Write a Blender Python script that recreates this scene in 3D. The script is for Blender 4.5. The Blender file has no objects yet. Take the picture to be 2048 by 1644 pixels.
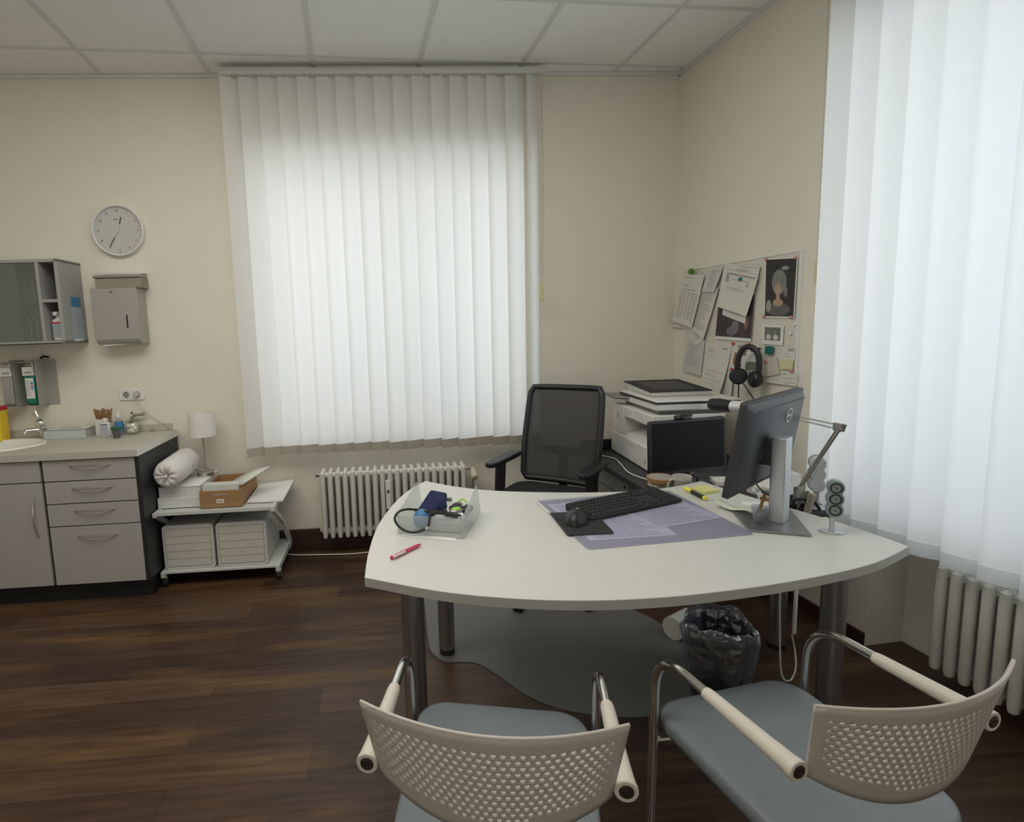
import bpy, math, random
from math import sin, cos, pi, sqrt, atan2
from mathutils import Matrix, Vector
random.seed(7)
S = bpy.context.scene
COL = S.collection

# ---------------------------------------------------------------- camera
HC = 1.46                                   # eye height
YAW, PITCH, ROLL = 0.1324, 0.1246, -0.0348
fw = Vector((sin(YAW)*cos(PITCH), cos(YAW)*cos(PITCH), -sin(PITCH)))
rt = Vector((cos(YAW), -sin(YAW), 0)); up = rt.cross(fw)
r2 = rt*cos(ROLL)+up*sin(ROLL); u2 = -rt*sin(ROLL)+up*cos(ROLL)
cam = bpy.data.objects.new('camera', bpy.data.cameras.new('camera')); COL.objects.link(cam)
m = Matrix((r2, u2, -fw)).transposed().to_4x4(); m.translation = (0, 0, HC); cam.matrix_world = m
cam.data.sensor_width = 36; cam.data.lens = 36*1103.818/2048
cam.data.shift_x = (1024-848.255)/2048; cam.data.shift_y = (793.266-822)/2048
cam.data.clip_start = .02
S.camera = cam
S.view_settings.view_transform = 'Standard'; S.view_settings.look = 'None'
S.view_settings.gamma = 1; S.view_settings.use_curve_mapping = False
S.view_settings.exposure = 0.0

# ---------------------------------------------------------------- window daylight and added fill lights
W = bpy.data.worlds.new('sky'); S.world = W; W.use_nodes = True
bg = W.node_tree.nodes['Background']; bg.inputs[0].default_value = (.80, .90, 1, 1); bg.inputs[1].default_value = 1.0
WA = -0.06673586; CA, SA = cos(WA), sin(WA); WY = 3.634       # the back wall is a little out of square
def WP(s, off, z): return Vector((s*CA+off*SA, WY+s*SA-off*CA, z))
def area(name, loc, d, sx, sy, power, color):
    l = bpy.data.lights.new(name, 'AREA'); l.shape = 'RECTANGLE'; l.size = sx; l.size_y = sy; l.energy = power; l.color = color
    o = bpy.data.objects.new(name, l); COL.objects.link(o); o.location = loc
    o.rotation_euler = Vector(d).to_track_quat('-Z', 'Y').to_euler(); return o
area('daylight_back', WP(.33, -1.0, 1.75), (-SA-.0, -CA, -.18), 2.2, 2.0, 25.5, (.95, .98, 1))
area('daylight_right', (3.5, 1.15, 1.8), (-1, 0, -.15), 2.2, 2.0, 50, (.95, .98, 1))
area('room_fill', (-.6, 1.6, 2.97), (0, .05, -1), 2.6, 1.5, 46, (1, .96, .89))  # unseen fill light added under the ceiling to lift the room
area('front_fill', (-.9, -1.7, 1.7), (-.1, 1, .42), 3.2, 1.8, 24, (1, .97, .91))  # unseen fill added inside the front wall, which has no window

# ---------------------------------------------------------------- materials
def mat(name, col, rough=.5, metal=0, var=0, vscale=8, bump=0, bscale=60, alpha=1, trans=0, ior=None, coat=0, spec=None):
    m = bpy.data.materials.new(name); m.use_nodes = True; nt = m.node_tree; b = nt.nodes['Principled BSDF']
    b.inputs['Base Color'].default_value = (*col, 1); b.inputs['Roughness'].default_value = rough; b.inputs['Metallic'].default_value = metal
    b.inputs['Alpha'].default_value = alpha; b.inputs['Transmission Weight'].default_value = trans
    if spec is not None: b.inputs['Specular IOR Level'].default_value = spec
    if ior: b.inputs['IOR'].default_value = ior
    if coat: b.inputs['Coat Weight'].default_value = coat
    tc = nt.nodes.new('ShaderNodeTexCoord')
    if var:
        n = nt.nodes.new('ShaderNodeTexNoise'); n.inputs['Scale'].default_value = vscale; n.inputs['Detail'].default_value = 4
        nt.links.new(tc.outputs['Object'], n.inputs['Vector'])
        r = nt.nodes.new('ShaderNodeMapRange'); r.inputs[3].default_value = 1-var; r.inputs[4].default_value = 1+var
        nt.links.new(n.outputs[0], r.inputs[0])
        h = nt.nodes.new('ShaderNodeHueSaturation'); h.inputs['Color'].default_value = (*col, 1)
        nt.links.new(r.outputs[0], h.inputs['Value']); nt.links.new(h.outputs[0], b.inputs['Base Color'])
    if bump:
        n = nt.nodes.new('ShaderNodeTexNoise'); n.inputs['Scale'].default_value = bscale; n.inputs['Detail'].default_value = 3
        nt.links.new(tc.outputs['Object'], n.inputs['Vector'])
        bp = nt.nodes.new('ShaderNodeBump'); bp.inputs['Strength'].default_value = bump; bp.inputs['Distance'].default_value = .002
        nt.links.new(n.outputs[0], bp.inputs['Height']); nt.links.new(bp.outputs[0], b.inputs['Normal'])
    return m
def wood(name, c1, c2, rough=.5, sx=2, sy=40, rot=0, axis='x'):
    m = bpy.data.materials.new(name); m.use_nodes = True; nt = m.node_tree; b = nt.nodes['Principled BSDF']
    tc = nt.nodes.new('ShaderNodeTexCoord'); mp = nt.nodes.new('ShaderNodeMapping'); n = nt.nodes.new('ShaderNodeTexNoise')
    mp.inputs['Scale'].default_value = (sx, sy, sy) if axis == 'x' else (sy, sy, sx)
    n.inputs['Scale'].default_value = 1; n.inputs['Detail'].default_value = 5
    cr = nt.nodes.new('ShaderNodeValToRGB'); cr.color_ramp.elements[0].position = .3; cr.color_ramp.elements[1].position = .7
    cr.color_ramp.elements[0].color = (*c1, 1); cr.color_ramp.elements[1].color = (*c2, 1)
    L = nt.links.new; L(tc.outputs['Object'], mp.inputs[0]); L(mp.outputs[0], n.inputs['Vector']); L(n.outputs[0], cr.inputs[0]); L(cr.outputs[0], b.inputs['Base Color'])
    b.inputs['Roughness'].default_value = rough; return m
def floor_mat():
    m = bpy.data.materials.new('dark wood plank floor'); m.use_nodes = True; nt = m.node_tree; b = nt.nodes['Principled BSDF']; L = nt.links.new; N = nt.nodes.new
    tc = N('ShaderNodeTexCoord'); mp = N('ShaderNodeMapping'); mp.inputs['Rotation'].default_value = (0, 0, -WA); mp.inputs['Location'].default_value = (.32, .017, 0)
    L(tc.outputs['Object'], mp.inputs[0])
    br = N('ShaderNodeTexBrick'); br.inputs['Scale'].default_value = 1; br.inputs['Brick Width'].default_value = 1.22; br.inputs['Row Height'].default_value = .154
    br.inputs['Mortar Size'].default_value = .0011; br.inputs['Mortar Smooth'].default_value = .3; br.offset = .37; br.inputs['Bias'].default_value = -.1
    br.inputs['Color1'].default_value = (.046, .024, .015, 1); br.inputs['Color2'].default_value = (.092, .052, .032, 1); br.inputs['Mortar'].default_value = (.012, .006, .004, 1)
    L(mp.outputs[0], br.inputs['Vector'])
    def noise(sc, detail, dist=0):
        q = N('ShaderNodeMapping'); q.inputs['Scale'].default_value = sc; L(mp.outputs[0], q.inputs[0])
        n = N('ShaderNodeTexNoise'); n.inputs['Scale'].default_value = 1; n.inputs['Detail'].default_value = detail; n.inputs['Distortion'].default_value = dist
        L(q.outputs[0], n.inputs['Vector']); return n
    n1 = noise((3, 42, 1), 8, .6); r1 = N('ShaderNodeMapRange'); r1.inputs[1].default_value = .3; r1.inputs[2].default_value = .7; r1.inputs[3].default_value = .68; r1.inputs[4].default_value = 1.32; L(n1.outputs[0], r1.inputs[0])
    n2 = noise((1.1, 7, 1), 4, .3); r2_ = N('ShaderNodeMapRange'); r2_.inputs[1].default_value = .5; r2_.inputs[2].default_value = .72; L(n2.outputs[0], r2_.inputs[0])
    mx = N('ShaderNodeMix'); mx.data_type = 'RGBA'; L(r2_.outputs[0], mx.inputs[0]); L(br.outputs['Color'], mx.inputs[6]); mx.inputs[7].default_value = (.125, .067, .027, 1)
    h = N('ShaderNodeHueSaturation'); L(r1.outputs[0], h.inputs['Value']); L(mx.outputs[2], h.inputs['Color'])
    L(h.outputs[0], b.inputs['Base Color']); b.inputs['Roughness'].default_value = .36; b.inputs['Specular IOR Level'].default_value = .4
    bp = N('ShaderNodeBump'); bp.inputs['Strength'].default_value = .25; bp.inputs['Distance'].default_value = .002; L(n1.outputs[0], bp.inputs['Height']); L(bp.outputs[0], b.inputs['Normal'])
    return m
def cloth_trans(name, col, tr, weave=True):
    m = bpy.data.materials.new(name); m.use_nodes = True; nt = m.node_tree; L = nt.links.new; N = nt.nodes.new
    nt.nodes.remove(nt.nodes['Principled BSDF']); out = nt.nodes['Material Output']
    d = N('ShaderNodeBsdfDiffuse'); t = N('ShaderNodeBsdfTranslucent'); mx = N('ShaderNodeMixShader')
    d.inputs[0].default_value = (*col, 1); t.inputs[0].default_value = (*col, 1); mx.inputs[0].default_value = tr
    L(d.outputs[0], mx.inputs[1]); L(t.outputs[0], mx.inputs[2]); L(mx.outputs[0], out.inputs[0])
    tc = N('ShaderNodeTexCoord'); n = N('ShaderNodeTexNoise'); n.inputs['Scale'].default_value = 260; L(tc.outputs['Object'], n.inputs['Vector'])
    bp = N('ShaderNodeBump'); bp.inputs['Strength'].default_value = .12; bp.inputs['Distance'].default_value = .001; L(n.outputs[0], bp.inputs['Height'])
    L(bp.outputs[0], d.inputs['Normal']); return m
def glassy(name, col=(1, 1, 1), gloss=.08, tint=.95, rough=.02, frost=0, crinkle=0):
    m = bpy.data.materials.new(name); m.use_nodes = True; nt = m.node_tree; L = nt.links.new; N = nt.nodes.new
    nt.nodes.remove(nt.nodes['Principled BSDF']); out = nt.nodes['Material Output']
    t = N('ShaderNodeBsdfTransparent'); t.inputs[0].default_value = (*[c*tint for c in col], 1)
    g = N('ShaderNodeBsdfGlossy'); g.inputs['Roughness'].default_value = rough; mx = N('ShaderNodeMixShader')
    if crinkle:
        tc = N('ShaderNodeTexCoord'); nz = N('ShaderNodeTexVoronoi'); nz.inputs['Scale'].default_value = 22; nz.distance = 'MANHATTAN'; bp = N('ShaderNodeBump'); bp.inputs['Strength'].default_value = crinkle; bp.inputs['Distance'].default_value = .012
        L(tc.outputs['Object'], nz.inputs['Vector']); L(nz.outputs['Distance'], bp.inputs['Height']); L(bp.outputs[0], g.inputs['Normal'])
    fr = N('ShaderNodeLayerWeight'); fr.inputs[0].default_value = .5; pw = N('ShaderNodeMath'); pw.operation = 'POWER'; pw.inputs[1].default_value = 4; L(fr.outputs['Facing'], pw.inputs[0])
    ad = N('ShaderNodeMath'); ad.operation = 'MULTIPLY_ADD'; ad.inputs[1].default_value = .6; ad.inputs[2].default_value = gloss; L(pw.outputs[0], ad.inputs[0]); L(ad.outputs[0], mx.inputs[0])
    L(t.outputs[0], mx.inputs[1]); L(g.outputs[0], mx.inputs[2]); last = mx
    if frost:
        d = N('ShaderNodeBsdfDiffuse'); d.inputs[0].default_value = (*col, 1); tl = N('ShaderNodeBsdfTranslucent'); tl.inputs[0].default_value = (*col, 1)
        a = N('ShaderNodeMixShader'); a.inputs[0].default_value = .5; L(d.outputs[0], a.inputs[1]); L(tl.outputs[0], a.inputs[2])
        f = N('ShaderNodeMixShader'); f.inputs[0].default_value = frost; L(mx.outputs[0], f.inputs[1]); L(a.outputs[0], f.inputs[2]); last = f
    L(last.outputs[0], out.inputs[0]); return m
M = dict(
 wall=mat('cream wall paint', (.76, .73, .63), .9, bump=.35, bscale=220, var=.02),
 ceil=mat('mineral ceiling tile', (.90, .90, .865), .95, bump=.5, bscale=300, var=.03, vscale=30),
 grid=mat('ceiling rail paint', (.70, .70, .68), .5),
 white=mat('white plastic', (.74, .74, .70), .4), offwhite=mat('offwhite enamel', (.78, .76, .70), .35, var=.03, vscale=5),
 enamelr=mat('grey white radiator enamel', (.66, .65, .59), .4, var=.05, vscale=5),
 frame=mat('window frame white', (.75, .76, .76), .4), glass=glassy('window glass'),
 floor=floor_mat(), skirt=wood('dark baseboard wood', (.03, .012, .008), (.055, .024, .015), .45),
 slat=cloth_trans('blind fabric', (.86, .86, .83), .52), hem=mat('blind hem fabric', (.40, .37, .31), .9, bump=.3, bscale=300),  # hem: missing backlight painted as brown on the doubled fabric
 slatr=cloth_trans('blind fabric right', (.82, .85, .86), .50), hemr=cloth_trans('blind hem fabric right', (.86, .89, .90), .52),
 rail=mat('blind rail aluminium', (.62, .62, .58), .4, .1),
 top=mat('grey speckled worktop', (.50, .48, .42), .5, var=.12, vscale=220), front=mat('grey beech front', (.40, .385, .36), .5, var=.06, vscale=90),
 carc=mat('black carcass board', (.018, .019, .021), .45), plinth=mat('black plinth', (.012, .012, .013), .5),
 steel=mat('brushed steel', (.55, .53, .48), .28, .9), chrome=mat('chrome', (.78, .78, .77), .08, 1), steelleg=mat('satin steel leg', (.34, .34, .35), .3, .85),
 alu=mat('silver aluminium', (.55, .57, .60), .35, .7), porcelain=mat('white porcelain', (.82, .80, .74), .12),
 dispenser=mat('stainless dispenser grey', (.40, .39, .35), .45, .25), grey=mat('shelf grey', (.36, .355, .335), .55, var=.04, vscale=60),
 darkgrey=mat('dark grey interior', (.33, .325, .29), .7), black=mat('black plastic', (.013, .013, .015), .42), matblack=mat('matte black', (.02, .02, .021), .75),
 rubber=mat('black rubber', (.015, .015, .015), .6), red=mat('red plastic', (.55, .02, .04), .35), yellow=mat('yellow plastic', (.80, .55, .03), .4),
 green=mat('green disinfectant', (.01, .20, .13), .3), blue=mat('blue label', (.05, .22, .42), .5), white2=mat('white paper', (.74, .74, .70), .85),
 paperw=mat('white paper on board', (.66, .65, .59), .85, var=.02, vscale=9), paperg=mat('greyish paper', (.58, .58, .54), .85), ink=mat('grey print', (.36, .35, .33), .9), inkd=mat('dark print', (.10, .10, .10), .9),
 towel=mat('kraft paper towels', (.30, .27, .22), .95, var=.15, vscale=60), desk=mat('light grey desk laminate', (.62, .62, .575), .42, var=.03, vscale=150),
 deskedge=mat('desk edge band', (.44, .43, .39), .5), blackdesk=mat('black ash desk', (.030, .030, .031), .5, var=.3, vscale=70),
 vinyl=mat('grey blue vinyl', (.185, .212, .225), .45, bump=.15, bscale=500), cream=mat('cream plastic', (.66, .61, .53), .38), creamb=mat('cream perforated plastic', (.52, .475, .42), .42),  # creamb: same plastic as cream, backrest shade put into a darker colour
 knob=mat('dark bronze knob', (.06, .045, .035), .35, .4), pillow=mat('white cotton', (.70, .68, .64), .9, bump=.3, bscale=90), shade=cloth_trans('white lampshade', (.93, .91, .87), .35),
 kraft=wood('brown box wood', (.30, .16, .065), (.38, .22, .10), .6), file=mat('grey white file box', (.55, .56, .53), .6), label=mat('beige label', (.56, .54, .48), .8), line=mat('label line', (.22, .20, .18), .8),
 whitebox=mat('white carton', (.66, .67, .63), .7), cart=mat('pale grey metal cart', (.58, .59, .56), .4), cord=mat('grey white cord', (.50, .49, .45), .5), cordw=mat('white cord', (.75, .74, .70), .5),
 seatf=mat('black fabric', (.015, .015, .016), .9, bump=.4, bscale=400), printer=mat('printer light grey', (.72, .71, .665), .45), printerd=mat('printer shadow grey', (.22, .21, .19), .6),
 screen=mat('dark screen', (.006, .006, .006), .5, spec=.15), monback=mat('dark grey monitor shell', (.030, .034, .040), .38), monedge=mat('monitor bezel', (.03, .03, .032), .5),
 pad=glassy('lilac desk pad film', (.92, .92, .97), .03, .98, .3, .07), matg=mat('grey plastic chair mat', (.20, .20, .19), .36, alpha=.86, var=.08, vscale=3),
 acryl=glassy('frosted acrylic', (.93, .95, .94), .04, .98, .15, .24), clear=glassy('clear plastic', (.93, .95, .98), .10, .93, .1, .10), bag=glassy('clear bin bag', (.80, .85, .93), .26, .97, .14, .12, crinkle=.9),
 glasscab=glassy('cabinet glass', (.86, .89, .86), .05, .97, .05, .10), clockglass=glassy('clock glass', (1, 1, 1), .02, .99), jar=glassy('jar glass', (.95, .97, .95), .10, .97), cotton=mat('cotton wool', (.80, .78, .70), 1, bump=.6, bscale=120),
 navy=mat('navy cloth', (.012, .018, .07), .9), lime=mat('lime green plastic', (.33, .62, .08), .4), ballblue=mat('blue rubber bulb', (.05, .18, .36), .5), sticky=mat('yellow note paper', (.68, .66, .26), .85),
 hl=mat('highlighter yellow', (.80, .74, .08), .4), speaker=mat('speaker grey green', (.20, .27, .26), .4), cone=mat('speaker cone bronze', (.20, .155, .14), .4, .3), spkback=mat('speaker shell silver', (.50, .53, .53), .4),
 cork=wood('light wood ring', (.34, .19, .09), (.45, .28, .15), .55), print1=mat('muted dark print', (.05, .035, .04), .5, var=.9, vscale=24), dark=mat('dark print ground', (.02, .018, .016), .5, var=.3, vscale=20),
 skin=mat('pale print tone', (.42, .30, .21), .6, var=.15, vscale=30), hairg=mat('grey print tone', (.20, .20, .19), .6, var=.4, vscale=60), photo=mat('photo print', (.16, .17, .13), .6, var=.8, vscale=60), brown=mat('russet print', (.28, .13, .07), .7, var=.7, vscale=50),
 teal=mat('teal magnet', (.01, .14, .13), .4), pgreen=mat('green magnet', (.07, .20, .02), .4), pink=mat('pink pin', (.58, .22, .25), .5), pinkp=mat('pinkish paper', (.62, .55, .49), .8), mag=mat('silver magnet', (.80, .80, .76), .3, .3),
 bin=mat('dark bin plastic', (.03, .034, .042), .5), brass=mat('amber tube', (.36, .17, .05), .4), mug=mat('cream mug', (.58, .56, .49), .3), steelbase=mat('grey metal stand', (.28, .285, .29), .35, .75),
 board=mat('white pinboard', (.66, .64, .56), .6), valve=mat('aged white valve', (.55, .50, .38), .5), logo=mat('logo silver', (.80, .82, .82), .3, .3), keys=mat('black keys', (.022, .023, .025), .5),
)
def mesh_fabric():
    m = bpy.data.materials.new('open black mesh'); m.use_nodes = True; nt = m.node_tree; L = nt.links.new; N = nt.nodes.new
    b = nt.nodes['Principled BSDF']; b.inputs['Base Color'].default_value = (.055, .053, .048, 1); b.inputs['Roughness'].default_value = .8; b.inputs['Alpha'].default_value = .72; return m
M['mesh'] = mesh_fabric()

# ---------------------------------------------------------------- mesh building
class MB:
    def __init__(s): s.v = []; s.f = []; s.x = Matrix.Identity(4)
    def add(s, vs, fs):
        k = len(s.v); s.v += [tuple(s.x @ Vector(p)) for p in vs]; s.f += [tuple(i+k for i in f) for f in fs]; return s
    def at(s, loc=(0, 0, 0), rz=0, rx=0, ry=0):
        s.x = Matrix.Translation(loc) @ Matrix.Rotation(rz, 4, 'Z') @ Matrix.Rotation(ry, 4, 'Y') @ Matrix.Rotation(rx, 4, 'X'); return s
    def box(s, a, b):
        x0, y0, z0 = a; x1, y1, z1 = b
        return s.add([(x0, y0, z0), (x1, y0, z0), (x1, y1, z0), (x0, y1, z0), (x0, y0, z1), (x1, y0, z1), (x1, y1, z1), (x0, y1, z1)],
              [(0, 3, 2, 1), (4, 5, 6, 7), (0, 1, 5, 4), (1, 2, 6, 5), (2, 3, 7, 6), (3, 0, 4, 7)])
    def prism(s, poly, z0, z1):
        n = len(poly)
        return s.add([(x, y, z0) for x, y in poly]+[(x, y, z1) for x, y in poly], [tuple(range(n-1, -1, -1)), tuple(range(n, 2*n))]+[(i, (i+1) % n, n+(i+1) % n, n+i) for i in range(n)])
    def yprism(s, poly, y0, y1):            # polygon in xz, extruded along y
        n = len(poly)
        return s.add([(x, y0, z) for x, z in poly]+[(x, y1, z) for x, z in poly], [tuple(range(n)), tuple(range(2*n-1, n-1, -1))]+[((i+1) % n, i, n+i, n+(i+1) % n) for i in range(n)])
    def xprism(s, poly, x0, x1):            # polygon in yz, extruded along x
        n = len(poly)
        return s.add([(x0, y, z) for y, z in poly]+[(x1, y, z) for y, z in poly], [tuple(range(n-1, -1, -1)), tuple(range(n, 2*n))]+[(i, (i+1) % n, n+(i+1) % n, n+i) for i in range(n)])
    def quad(s, *p): return s.add(p, [tuple(range(len(p)))])
    def lathe(s, prof, n=24, c=(0, 0, 0), sx=1, sy=1, ring=False):
        vs = []; fs = []
        if ring: prof = list(prof)+[prof[0]]
        flat = max(z for _, z in prof)-min(z for _, z in prof) < 1e-6
        for r, z in prof:
            for k in range(n):
                t = 2*pi*k/n; vs.append((c[0]+r*cos(t)*sx, c[1]+r*sin(t)*sy, c[2]+z))
        for i in range(len(prof)-1):
            for k in range(n): fs.append((i*n+k, i*n+(k+1) % n, (i+1)*n+(k+1) % n, (i+1)*n+k))
        if not ring and not flat and prof[0][0] > 1e-5: fs.append(tuple(range(n-1, -1, -1)))
        if not ring and not flat and prof[-1][0] > 1e-5: fs.append(tuple(range((len(prof)-1)*n, len(prof)*n)))
        return s.add(vs, fs)
    def ball(s, c, r, n=16, sz=1, sx=1, sy=1):
        return s.lathe([(max(r*sin(pi*i/10), 1e-6), -r*cos(pi*i/10)*sz) for i in range(11)], n, c, sx, sy)
    def tube(s, path, r, n=10, closed=False, flat=1):
        P = [Vector(p) for p in path]; m_ = len(P); vs = []; fs = []
        rs = r if isinstance(r, (list, tuple)) else [r]*m_
        t0 = (P[1]-P[0]).normalized(); ref = Vector((0, 0, 1)) if abs(t0.z) < .9 else Vector((1, 0, 0)); a = t0.cross(ref).normalized()
        for i, p in enumerate(P):
            t = (P[(i+1) % m_]-P[i-1]) if closed else (P[min(i+1, m_-1)]-P[max(i-1, 0)])
            t.normalize(); a = (a-t*a.dot(t)).normalized(); b = t.cross(a)
            for k in range(n):
                q = 2*pi*k/n; vs.append(tuple(p+(a*cos(q)+b*sin(q)*flat)*rs[i]))
        mm = m_ if closed else m_-1
        for i in range(mm):
            j = (i+1) % m_
            for k in range(n): fs.append((i*n+k, i*n+(k+1) % n, j*n+(k+1) % n, j*n+k))
        if not closed: fs.append(tuple(range(n-1, -1, -1))); fs.append(tuple(range((m_-1)*n, m_*n)))
        return s.add(vs, fs)
    def build(s, name, m, parent=None, bevel=0, loc=None, rz=0, smooth=True, ang=35, seg=2, sub=0, solid=0, kind=None):
        me = bpy.data.meshes.new(name); me.from_pydata(s.v, [], s.f); me.materials.append(M[m] if isinstance(m, str) else m); me.update()
        if smooth:
            me.polygons.foreach_set('use_smooth', [True]*len(me.polygons)); me.set_sharp_from_angle(angle=math.radians(ang))
        o = bpy.data.objects.new(name, me); COL.objects.link(o)
        if parent: o.parent = parent
        if loc is not None: o.location = loc
        if rz: o.rotation_euler.z = rz
        if solid:
            q = o.modifiers.new('solid', 'SOLIDIFY'); q.thickness = solid; q.offset = 0
        if bevel:
            q = o.modifiers.new('bevel', 'BEVEL'); q.width = bevel; q.segments = seg; q.limit_method = 'ANGLE'; q.angle_limit = .6
            try: q.harden_normals = False
            except Exception: pass
        if sub:
            q = o.modifiers.new('sub', 'SUBSURF'); q.levels = sub; q.render_levels = sub
        if kind: o['kind'] = kind
        return o
def tag(o, label, cat, group=None):
    o['label'] = label; o['category'] = cat
    if group: o['group'] = group
    return o
def thing(name, label, cat, loc=(0, 0, 0), rz=0, group=None):
    o = bpy.data.objects.new(name, None); COL.objects.link(o); o.location = loc; o.rotation_euler.z = rz; o.empty_display_size = .1
    return tag(o, label, cat, group)
def struct(mb, name, m, **k): return mb.build(name, m, kind='structure', **k)
def plab(o, t): o['label'] = t; return o
def dup(o, loc=None, parent=None, rz=None):
    c = o.copy(); COL.objects.link(c)
    if parent: c.parent = parent
    if loc is not None: c.location = loc
    if rz is not None: c.rotation_euler.z = rz
    for ch in list(o.children): dup(ch, None, c)
    return c
def catmull(pts, n=8, closed=False):
    P = [Vector(p) for p in pts]; out = []; m_ = len(P); rng = m_ if closed else m_-1
    for i in range(rng):
        if closed: a, b, c, d = P[i-1], P[i], P[(i+1) % m_], P[(i+2) % m_]
        else: a, b, c, d = P[max(i-1, 0)], P[i], P[i+1], P[min(i+2, m_-1)]
        for k in range(n):
            t = k/n; out.append(.5*((2*b)+(c-a)*t+(2*a-5*b+4*c-d)*t*t+(3*b-a-3*c+d)*t**3))
    if not closed: out.append(P[-1])
    return out
def fillet(pts, r, n=6):
    P = [Vector(p) for p in pts]; out = [P[0]]
    for i in range(1, len(P)-1):
        rr = r[i-1] if isinstance(r, (list, tuple)) else r
        a = (P[i-1]-P[i]); b = (P[i+1]-P[i]); la, lb = a.length, b.length; a.normalize(); b.normalize()
        ang = a.angle(b); d = min(rr/math.tan(ang/2), la*.49, lb*.49); p0 = P[i]+a*d; p1 = P[i]+b*d
        for k in range(n+1):
            t = k/n; out.append((1-t)**2*p0+2*t*(1-t)*P[i]+t*t*p1)
    out.append(P[-1]); return out
def rrect(w, h, r, n=5, cx=0, cy=0):
    o = []
    for sx, sy, a0 in ((1, 1, 0), (-1, 1, pi/2), (-1, -1, pi), (1, -1, 1.5*pi)):
        for k in range(n+1):
            a = a0+k/n*pi/2; o.append((cx+sx*(w/2-r)+r*cos(a), cy+sy*(h/2-r)+r*sin(a)))
    return o
def text_mesh(body, size, m, parent, loc, rot, name='lettering', ext=.0004, align='CENTER', bold=False):
    c = bpy.data.curves.new('txt', 'FONT'); c.body = body; c.size = size; c.extrude = ext; c.align_x = align; c.align_y = 'CENTER'
    if bold: c.offset = size*.02
    t = bpy.data.objects.new('txt', c); COL.objects.link(t)
    me = bpy.data.meshes.new_from_object(t.evaluated_get(bpy.context.evaluated_depsgraph_get())); bpy.data.objects.remove(t)
    me.materials.clear(); me.materials.append(M[m]); me.name = name
    o = bpy.data.objects.new(name, me); COL.objects.link(o); o.parent = parent; o.location = loc; o.rotation_euler = rot; return o

# ================================================================ the room
HT = 3.02
def wallbox(mb, s0, s1, z0, z1, o0=0, o1=-.32):           # box in the back wall's frame
    mb.box((s0, -o0, z0), (s1, -o1, z1)); return mb
BW = (0, WY, 0)
struct(MB().box((-3.4, -2.0, -.1), (2.8, 4.2, 0)), 'floor', 'floor')
struct(MB().box((-3.4, -2.0, HT), (2.8, 4.2, HT+.1)), 'ceiling', 'ceil')
b = MB(); wallbox(b, -3.45, -.56, 0, HT); wallbox(b, 1.16, 2.6, 0, HT); wallbox(b, -.56, 1.16, 0, .72); wallbox(b, -.56, 1.16, 2.52, HT)
struct(b, 'wall_back', 'wall', loc=BW, rz=WA)
b = MB(); b.box((2.185, 2.22, 0), (2.62, 3.9, HT)); b.box((2.185, 2.0, 0), (2.62, 2.22, .62)); b.box((2.185, -2.0, 0), (2.62, .35, HT)); b.box((2.375, .35, 0), (2.62, 2.0, .62)); b.box((2.185, .35, 2.66), (2.62, 2.22, HT))
struct(b, 'wall_right', 'wall')
struct(MB().box((-3.3, -2.0, 0), (-3.15, 4.1, HT)), 'wall_left', 'wall')
struct(MB().box((-3.4, -1.9, 0), (2.7, -1.75, HT)), 'wall_front', 'wall')
# ceiling rails
g = MB(); T = .625; gx, gy = -1.3726, 3.4149; w = .012
for i in range(-3, 6):
    x = gx+i*T
    if x < 2.18: g.box((x-w, -1.75, HT-.006), (x+w, WY-x*.0668, HT))
for j in range(9):
    y = gy-j*T; g.box((-3.15, y-w, HT-.0050), (2.185, y+w, HT))
struct(g, 'trim_1', 'grid', smooth=False)
g = MB(); wallbox(g, -3.2, 2.2, HT-.022, HT-.002, .014, 0); struct(g, 'trim_2', 'grid', loc=BW, rz=WA)
struct(MB().box((2.171, -1.75, HT-.022), (2.185, 3.5, HT-.002)), 'trim_3', 'grid')
g = MB(); wallbox(g, -3.2, 2.2, 0, .145, .014, 0); struct(g, 'baseboard_back', 'skirt', loc=BW, rz=WA, bevel=.003)
struct(MB().box((2.171, 2.0, 0), (2.185, 3.5, .06)), 'baseboard_right', 'skirt')
struct(MB().box((-3.15, -1.75, 0), (-3.136, 3.9, .12)), 'baseboard_left', 'skirt')
# windows
def window(name, w_, z0, z1, loc, rz, sashes=2, stone=True):
    o = MB(); f = .06
    o.box((0, 0, z0), (w_, .07, z0+f)); o.box((0, 0, z1-f), (w_, .07, z1)); o.box((0, 0, z0+f), (f, .07, z1-f)); o.box((w_-f, 0, z0+f), (w_, .07, z1-f))
    for k in range(1, sashes): x = w_*k/sashes; o.box((x-.045, 0, z0+f), (x+.045, .07, z1-f))
    wdw = o.build(name, 'frame', loc=loc, rz=rz, bevel=.004, kind='structure')
    MB().box((f, .03, z0+f), (w_-f, .036, z1-f)).build('window_glass', 'glass', wdw)
    MB().box((.0, -.19, z0-.025), (w_, -.0, z0+.0)).build('window_sill', 'frame', wdw, bevel=.003)
    return wdw
window('window_1', 1.72, .745, 2.52, WP(-.56, -.20, 0), WA)
window('window_2', 1.87, .645, 2.66, (2.40, 2.22, 0), -pi/2)

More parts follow.
